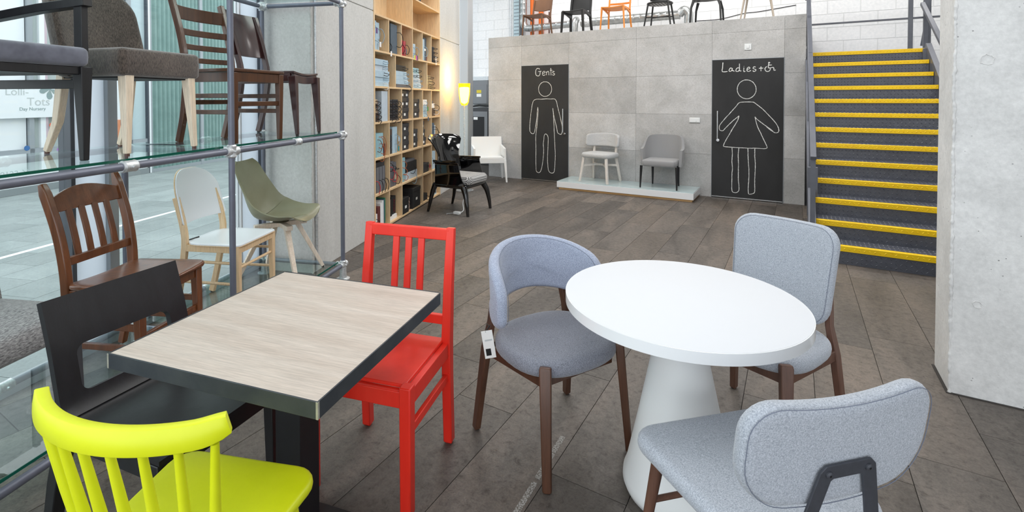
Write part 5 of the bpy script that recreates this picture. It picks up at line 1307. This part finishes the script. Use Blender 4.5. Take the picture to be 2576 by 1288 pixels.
for z, nm in ((1.13, 'upper'), (.90, 'lower')):
    o = thing('wall_socket', f'{nm} grey industrial socket on the block wall beside the rack', 'socket', (-6.63, 10.17, z)); MB().box(-.045, .045, -.05, 0, 0, .15).build('box', M['cab_grey'], o, bevel=.006)
    MB().tube([(0, -.055, .09), (0, -.05, .09)], .03, 14).build('cap', M['cab_grey'], o); MB().tube(catmull([(0, -.02, 0), (.02, -.03, -.09), (.06, -.02, -.12)], 5), .01, 6).build('lead', M['mull'], o)
# ------------------------------------------------------------------ bookcase
BK = thing('bookcase', 'tall birch plywood bookcase recessed in the concrete wall', 'bookcase', (W0.x, W0.y, 0), rz=RZ_A)
CP, RP = .392, .4035
ZR = [.03+RP*i-.005 for i in range(9)]             # shelf centres
DP = .36
for x in (-.012, 6*CP+.012): MB().box(x-.012, x+.012, -.005, DP, 0, 3.6).build('side_panel', M['ply'], BK, smooth=0)
MB().box(0, 6*CP, DP, DP+.012, 0, 3.6).build('back_panel', M['ply'], BK, smooth=0)
for i, z in enumerate(ZR):
    x0 = 0 if i != 7 else 3*CP
    MB().box(x0, 6*CP, -.004, DP, z-.011, z+.011).build('shelf', M['ply_edge'], BK, bevel=.001, smooth=0)
DIV = {0: (1, 2, 4, 5), 1: (1, 2, 4, 5), 2: (1, 2, 3, 4, 5), 3: (1, 2, 3, 4, 5), 4: (1.5, 3, 4.5), 5: (1, 2, 3, 4, 5), 6: (3,), 7: (3,)}
for r, ds in DIV.items():
    for d in ds: MB().box(d*CP-.009, d*CP+.009, -.002, DP, ZR[r]+.011, ZR[r+1]-.011).build('divider', M['ply'], BK, smooth=0)
ROWN = {0: 'bottom', 1: 'second lowest', 2: 'third lowest', 3: 'fourth lowest', 4: 'fifth lowest', 5: 'sixth lowest', 6: 'second highest', 7: 'highest visible'}
COLN = ('first', 'second', 'third', 'fourth', 'fifth', 'sixth')
cordm = {k: pm('cord_'+k, c, rough=.7) for k, c in dict(black='#17171a', blue='#8aa4b4', orange='#b0623a', red='#c8303a', white='#dcdcd8', brown='#5c4030').items()}
bmat = {k: pm('board_'+k, c, c2, 20, rough=.6) for k, (c, c2) in dict(blue=('#a9c3d4', '#b4cddc'), teal=('#8fbcc9', '#9ac6d1'), slate=('#4a5966', '#53626f'), grey=('#5c5d63', '#66676d'), char=('#2f2f33', '#38383c'), black=('#1a1a1c', '#202022'), red=('#a5222f', '#b22b38'), brown=('#4b3b34', '#574640'), beige=('#b9a78c', '#c6b59b'), white=('#e9ebec', '#f2f3f3'), pale=('#b7c6d2', '#c2d0db'), maroon=('#5b2b2b', '#6a3434'), green=('#2f7d5b', '#358a65'), navy=('#41566b', '#4b6279'), sample=('#7a7a45', '#a09b55')).items()}
USED = {}
def bitem(kind, desc, r, c, x0, x1, z0, h, y0=.03, dep=.26, m='blue', cords=(), tags=(), tilt=0.0, cat=None, lid=False, plate=0, lines=0, extra=None):
    """one stored item; x0,x1 and z0,h in metres relative to the compartment"""
    X = c*CP+.012; Z = ZR[r]+.0115
    lab = f'{desc}, {ROWN[r]} bookcase row, {COLN[int(c)]} cell'
    n = USED.get(lab, 0); USED[lab] = n+1
    if n: lab = 'further right '+lab
    t = thing(kind, lab, cat or kind.replace('_', ' ').split()[-1], tuple(wl(X+(x0+x1)/2, y0, Z+z0)), rz=RZ_A)
    w = (x1-x0)/2; mm = bmat[m]
    M_ = Matrix.Rotation(tilt, 4, 'Y') if tilt else None
    hb = h-(.05 if lid else 0)
    MB().box(-w, w, 0, dep, 0, hb, M_).build('body' if lid else 'cover', mm, t, bevel=.002, smooth=0)
    if lid: MB().box(-w-.004, w+.004, -.004, dep+.004, h-.05, h).build('lid', mm, t, bevel=.002, smooth=0)
    for k in range(plate):
        px = 0 if plate == 1 else (-w*.45 if k == 0 else w*.45)
        MB().box(px-.026, px+.026, -.004, 0, hb*.45, hb*.45+.032).build('label_holder', M['paper'], t, smooth=0)
    for k in range(lines):
        x = -w+2*w*(k+1)/(lines+1); MB().box(x-.0012, x+.0012, -.001, .002, .004, h-.004, M_).build('spine_groove', M['soft_grey'], t, smooth=0)
    for (cx_, z_top, z_bot, out, cm) in cords:
        out *= .75
        P = catmull([(cx_, 0, z_top), (cx_+.01, -out*.7, z_top-.01), (cx_+.03, -out, (z_top+z_bot)/2), (cx_+.01, -out*.7, z_bot), (cx_-.005, 0, z_bot+.01)], 5)
        MB().tube(P, .0037, 6).build('cord_handle', cordm[cm], t)
    for (tx, tz, tc) in tags:
        MB().box(tx-.02, tx+.02, -.035, -.033, tz-.06, tz, None).build('swatch_tag', tc if not isinstance(tc, str) else bmat.get(tc) or M[tc], t, smooth=0)
        MB().tube([(tx, -.034, tz), (tx, -.01, tz+.03), (tx, 0, tz+.03)], .0015, 5).build('tag_string', M['black_pl'], t)
    return t
tg = {k: pm('tag_'+k, c, rough=.6) for k, c in dict(yellow='#d8e04a', pink='#d861a8', purple='#5b3a78', white='#f0eeee', green='#2f9a3c', teal='#2f8f98', red='#b02238').items()}
B = bitem
# sixth row from the floor
B('sample_folder', 'tall light blue sample folder with blue cords', 5, 0, .0, .10, 0, .33, m='blue', cords=((.02, .25, .1, .06, 'blue'),), tags=((-.01, .24, tg['purple']),), lines=3, cat='folder')
B('sample_folder', 'light blue sample folder with a cord loop', 5, 0, .115, .20, 0, .32, y0=.04, m='blue', cords=((.02, .25, .09, .08, 'blue'),), tags=((.0, .1, tg['white']),), lines=2, cat='folder')
B('swatch_book', 'thin yellowish swatch book', 5, 1, .0, .06, 0, .28, m='sample', cords=((.0, .12, .02, .05, 'black'),), tags=((.02, .02, tg['white']),), cat='book')
B('sample_box', 'large slate blue sample box with a black cord', 5, 1, .09, .29, 0, .36, y0=.02, m='slate', cords=((.08, .27, .09, .10, 'black'),), cat='box')
B('sample_book', 'red sample book with black cords', 5, 2, .0, .11, 0, .20, m='red', cords=((.0, .14, .03, .05, 'black'),), lines=1, cat='book')
B('sample_book', 'red sample book with a grey swatch', 5, 2, .12, .21, 0, .20, m='red', cords=((.03, .15, .03, .06, 'black'),), tags=((-.02, .09, bmat['grey']),), lines=1, cat='book')
B('sample_folder', 'short light blue folder with a yellow tag', 5, 3, .0, .085, 0, .20, m='blue', cords=((.0, .15, .04, .05, 'blue'),), tags=((.02, .04, tg['yellow']),), lines=1, cat='folder')
B('sample_folder', 'short light blue folder with a pink tag', 5, 3, .095, .175, 0, .20, m='blue', tags=((-.01, .04, tg['pink']), (.035, .04, tg['purple'])), cords=((.02, .16, .04, .07, 'blue'),), lines=1, cat='folder')
B('sample_folder', 'light blue ring folder with pale cord', 5, 4, .0, .16, 0, .31, m='blue', cords=((.05, .2, .06, .07, 'blue'),), lines=3, tags=((.07, .06, bmat['maroon']),), cat='folder')
B('sample_box', 'slate blue upright sample box', 5, 4, .175, .30, 0, .34, y0=.05, m='slate', plate=1, cat='box')
for k in range(4):
    B('swatch_bundle', f'black corded swatch bundle, {("bottom", "second from bottom", "third from bottom", "top")[k]} of the pile', 5, 5, .02, .27-.02*k, k*.062, .056, m='char', cords=((.03, .04, .012, .09, 'black'), (-.05, .04, .012, .06, 'black')), tags=((.06, .03, tg['white']),) if k in (0, 1) else (), cat='swatches')
# fifth row: wide compartments
for k, (h, w_, mm, cc) in enumerate(((.055, .40, 'blue', 'white'), (.05, .44, 'blue', 'blue'), (.075, .42, 'blue', 'black'), (.06, .40, 'pale', 'blue'), (.07, .38, 'blue', 'blue'))):
    B('sample_case', f'flat light blue sample case, {("bottom", "second", "third", "fourth", "top")[k]} of the pile', 4, 0, .02, .02+w_, sum((.055, .05, .075, .06, .07)[:k]), h, y0=.02+.01*(k % 2), m=mm, cords=((.05, h*.7, h*.2-.05*(k == 0), .07, cc),), cat='case')
for k, (h, mm) in enumerate(((.04, 'grey'), (.055, 'blue'), (.05, 'blue'), (.06, 'blue'), (.075, 'black'))):
    B('sample_case', f'{("grey", "light blue", "light blue", "light blue", "black")[k]} flat sample case, {("bottom", "second", "third", "fourth", "top")[k]} of the pile', 4, 1.5, .02+.02*(k % 2), .50-.03*k, sum((.04, .055, .05, .06, .075)[:k]), h, y0=.0 if k == 0 else .02, m=mm, cords=((.08, h*.7, h*.2-.06*(k == 0), .08, 'black' if k in (0, 4) else 'blue'),), cat='case')
for k, (h, mm, cc) in enumerate(((.075, 'blue', 'blue'), (.06, 'pale', 'blue'), (.07, 'blue', 'black'), (.075, 'teal', 'black'))):
    B('sample_case', f'{("light blue", "pale blue", "light blue", "teal")[k]} sample case, {("bottom", "second", "third", "top")[k]} of the pile', 4, 3, .02, .40-.03*k, sum((.075, .06, .07, .075)[:k]), h, m=mm, cords=((.04, h*.7, h*.2, .09, cc), (-.1, h*.6, h*.2, .07, cc)), cat='case')
for k, h in enumerate((.055, .09, .06)):
    B('sample_case', f'brown sample case, {("bottom", "middle", "top")[k]} of the pile', 4, 4.5, .02, .36-.06*k, sum((.055, .09, .06)[:k]), h, m='brown', cords=((.03, h*.7, h*.1, .09, 'black'),), cat='case')
# fourth row
B('binder', 'large pale blue upright binder', 3, 0, .19, .36, 0, .35, y0=.01, m='pale', plate=0, cords=(), cat='binder')
for k, mm in enumerate(('char', 'char', 'beige', 'char', 'beige')):
    B('swatch_roll', f'{"dark" if mm == "char" else "beige"} rolled swatch with black cords, {("bottom", "second", "third", "fourth", "top")[k]} of the pile', 3, 0, .0, .17 if k < 2 else .12, k*.052, .046, m=mm, cords=((.02, .03, -.02, .06, 'black'), (-.03, .03, -.01, .05, 'brown')), cat='swatches')
for k in range(4):
    for j in range(2):
        B('swatch_roll', f'dark rolled swatch, {("bottom", "second", "third", "top")[k]} {("left", "right")[j]} of the pile', 3, 1, .01+.17*j, .16+.17*j, k*.065, .058, m='char', cords=((.02, .04, -.03, .08, 'black'), (-.04, .04, -.01, .06, 'black')), cat='swatches')
for k, (x0, x1, z0, h, p, d) in enumerate(((.02, .30, 0, .145, 1, 'wide black lidded box at the bottom'), (.02, .155, .147, .125, 1, 'small black lidded box, middle left'), (.165, .30, .147, .125, 1, 'small black lidded box, middle right'), (.02, .155, .274, .10, 1, 'small black lidded box, top left'), (.165, .30, .274, .10, 1, 'small black lidded box, top right'))):
    B('storage_box', d, 3, 2, x0, x1, z0, h, m='char', lid=True, plate=p, cat='box')
for k in range(2): B('storage_box', f'{("lower", "upper")[k]} of two black lidded boxes', 3, 3, .02, .31, k*.13, .128, m='char', lid=True, plate=1, cat='box')
for k in range(3): B('sample_case', f'light blue sample case, {("bottom", "middle", "top")[k]} of the pile', 3, 4, .02, .26, k*.085, .08, m=('blue', 'blue', 'white')[k], cords=((.0, .06, .0, .05, 'blue'),), tags=((.06, .06, tg['green']),) if k == 1 else (((.08, .0, bmat['navy']),) if k == 0 else ()), cat='case')
B('sample_case', 'brown sample case under white rolls', 3, 5, .02, .25, 0, .12, m='brown', cords=((.05, .1, .02, .10, 'white'),), cat='case')
B('swatch_roll', 'white rolled swatch with black cord', 3, 5, .03, .22, .122, .07, m='white', cords=((.06, .05, -.04, .11, 'black'),), cat='swatches')
B('swatch_roll', 'orange and grey swatch strip on top', 3, 5, .03, .16, .24-.048, .04, m='grey', cords=(), cat='swatches')
# third row
B('sample_folder', 'teal folder at the left', 2, 0, .0, .07, 0, .33, m='teal', cat='folder')
B('sample_folder', 'teal folder with orange cords', 2, 0, .08, .27, 0, .27, m='teal', cords=((-.02, .23, .1, .06, 'orange'), (.04, .23, .03, .07, 'orange'), (.0, .15, -.05, .07, 'orange'), (-.06, .2, .06, .06, 'brown')), lines=2, cat='folder')
B('sample_folder', 'thin red edged folder', 2, 0, .29, .33, 0, .14, m='maroon', cat='folder')
for k in range(4): B('sample_case', f'small dark studded case, {("bottom", "second", "third", "top")[k]} of the pile', 2, 1, .0, .14, k*.075, .07, m='brown' if k == 3 else 'char', cords=(), cat='case')
B('sample_folder', 'light blue folder with hanging swatches', 2, 1, .15, .30, 0, .32, m='blue', cords=((.0, .22, .1, .08, 'blue'),), tags=((.05, .2, bmat['pale']), (.04, .08, tg['teal'])), cat='folder')
for k in range(3): B('storage_box', f'{("bottom", "middle", "top")[k]} of three black lidded boxes', 2, 2, .02, .30, k*.116, .115, m='char', lid=True, plate=1, cat='box')
for k in range(2): B('storage_box', f'{("lower", "upper")[k]} of two black lidded boxes', 2, 3, .0, .24, k*.125, .124, m='char', lid=True, plate=1, cat='box')
for k in range(3): B('storage_box', f'{("bottom", "middle", "top")[k]} of three small black boxes', 2, 4, .0, .20-.04*k, k*.115, .114, m='char', lid=True, plate=1, cat='box')
B('sample_folder', 'navy folder with black cords', 2, 5, .0, .2, 0, .30, m='navy', cords=((.03, .24, .08, .11, 'black'), (.06, .2, .05, .12, 'black')), cat='folder')
B('sample_folder', 'pale folder with a pink edge', 2, 5, .21, .26, 0, .26, m='pale', cat='folder')
# second row
for k in range(4): B('binder', f'grey binder with white spine text, {("first", "second", "third", "fourth")[k]} from the left', 1, 0, .0+.082*k, .078+.082*k, 0, .29, m='grey', cords=((.02, .14, -.01, .06, 'red' if k == 0 else 'black'),), lines=1, cat='binder')
B('sample_folder', 'dark sample folder lying across the grey binders', 1, 0, .02, .30, .295, .05, m='char', cat='folder')
for k in range(3): B('binder', f'grey upright binder, {("first", "second", "third")[k]} from the left', 1, 1, .0+.09*k, .085+.09*k, 0, .33-.02*k, m='grey', cords=((.02, .25-.06*k, .1-.04*k, .07, ('red', 'red', 'black')[k]), (.0, .3-.04*k, .2, .06, 'black')), tags=((.02, .15, bmat['beige']),) if k == 1 else (), cat='binder')
B('sample_folder', 'teal folder stack with orange cords', 1, 2, .0, .17, 0, .31, m='teal', cords=((.0, .27, .18, .06, 'orange'), (.02, .18, .09, .06, 'orange'), (.03, .1, .02, .07, 'orange')), lines=0, cat='folder')
B('sample_case', 'light blue sample case under a black case', 1, 2, .19, .62, 0, .10, m='pale', cords=((.03, .08, -.07, .07, 'blue'),), cat='case')
B('sample_case', 'black sample case with studs', 1, 2, .17, .60, .102, .13, m='black', cords=((-.02, .09, -.03, .08, 'black'),), cat='case')
B('magazine_stack', 'small stack of magazines on the black case', 1, 2, .20, .52, .234, .03, m='grey', cat='magazines')
B('sample_case', 'dark box with a red tag', 1, 4, .0, .33, 0, .13, m='char', tags=((.12, .11, tg['red']),), cords=((.12, .09, .07, .05, 'black'),), cat='box')
B('sample_folder', 'light blue folder with a dark buckle', 1, 5, .0, .25, 0, .27, m='blue', tags=((-.05, .15, bmat['black']),), cat='folder')
# bottom row
for k, (x0, x1, h, mm) in enumerate(((.0, .10, .17, 'white'), (.105, .18, .24, 'maroon'), (.185, .24, .27, 'white'), (.245, .275, .29, 'white'), (.28, .30, .30, 'navy'), (.305, .325, .31, 'green'))):
    B('paper_folder', f'{("white paper bundle with black ties", "dark red folder", "white folder", "slim white folder", "navy folder", "green folder")[k]}', 0, 0, x0, x1, 0, h, m=mm, cords=((.0, .12, .04, .05, 'black'), (.02, .08, .0, .06, 'black')) if k == 0 else (), cat='folder')
B('paper_stack', 'stack of white paper', 0, 1, .02, .28, 0, .05, m='white', cat='paper', lines=0)
B('binder', 'black binder with studs', 0, 1, .0, .13, .051, .20, m='black', cat='binder', cords=())
b2 = B('binder', 'black binder with red lettering', 0, 1, .15, .29, .051, .22, y0=.05, m='black', cat='binder')
mb = text_mb('ACCIA', .055, 0, 0, 0, .001); mb.v = [(z_*1+.0, -.0015-.0*y_, x_+.02) for (x_, y_, z_) in mb.v]; mb.build('red_lettering', tg['red'], b2, smooth=0)
bl = B('storage_box', 'large black box at the left with a label frame', 0, 2, .0, .22, 0, .20, y0=.0, m='black', lid=True, plate=1, cat='box')
B('storage_box', 'large black box at the right with a label frame', 0, 2, .36, .66, 0, .27, y0=.0, m='black', lid=True, plate=1, cat='box')
stripe = pm('striped_knit', '#7a5a4a', '#d9c8ba', 3, rough=.95, stretch=(.4, .4, 26), lo=.45, hi=.55)
for k in range(4):
    o = thing('fabric_swatch', f'striped fabric swatch between the black boxes, {("bottom", "second", "third", "top")[k]} of the pile', 'fabric', tuple(wl(2*CP+.25+.045, .03, ZR[0]+.0115+k*.04)), rz=RZ_A)
    MB().slab(8, 2, lambda u, v: (-.04+.085*u, .2*v, .018+.008*math.sin(5*u+k)), .034).build('cloth', stripe, o)
for k in range(3):
    o = thing('fabric_swatch', f'striped fabric swatch in the fifth bottom compartment, {("bottom", "middle", "top")[k]} of the pile', 'fabric', tuple(wl(4*CP+.09, .05, ZR[0]+.0115+.10+k*.035)), rz=RZ_A)
    MB().slab(8, 2, lambda u, v: (-.07+.14*u, .2*v, .016+.008*math.sin(4*u+k)), .03).build('cloth', stripe, o)
B('swatch_roll', 'black leather roll with a strap', 0, 4, .0, .26, 0, .095, m='black', cords=((.08, .06, .0, .08, 'black'),), cat='swatches')
B('sample_case', 'light blue box with a dark label', 0, 5, .0, .3, 0, .15, m='blue', tags=((.0, .1, bmat['black']),), cat='box')
B('storage_box', 'black box with a silver clasp', 7, 3, .10, .33, 0, .25, y0=.0, m='black', plate=1, cat='box')
B('paper_note', 'small paper note with a black squiggle', 6, 3, .12, .32, .02, .07, y0=.345, dep=.002, m='white', cat='note')
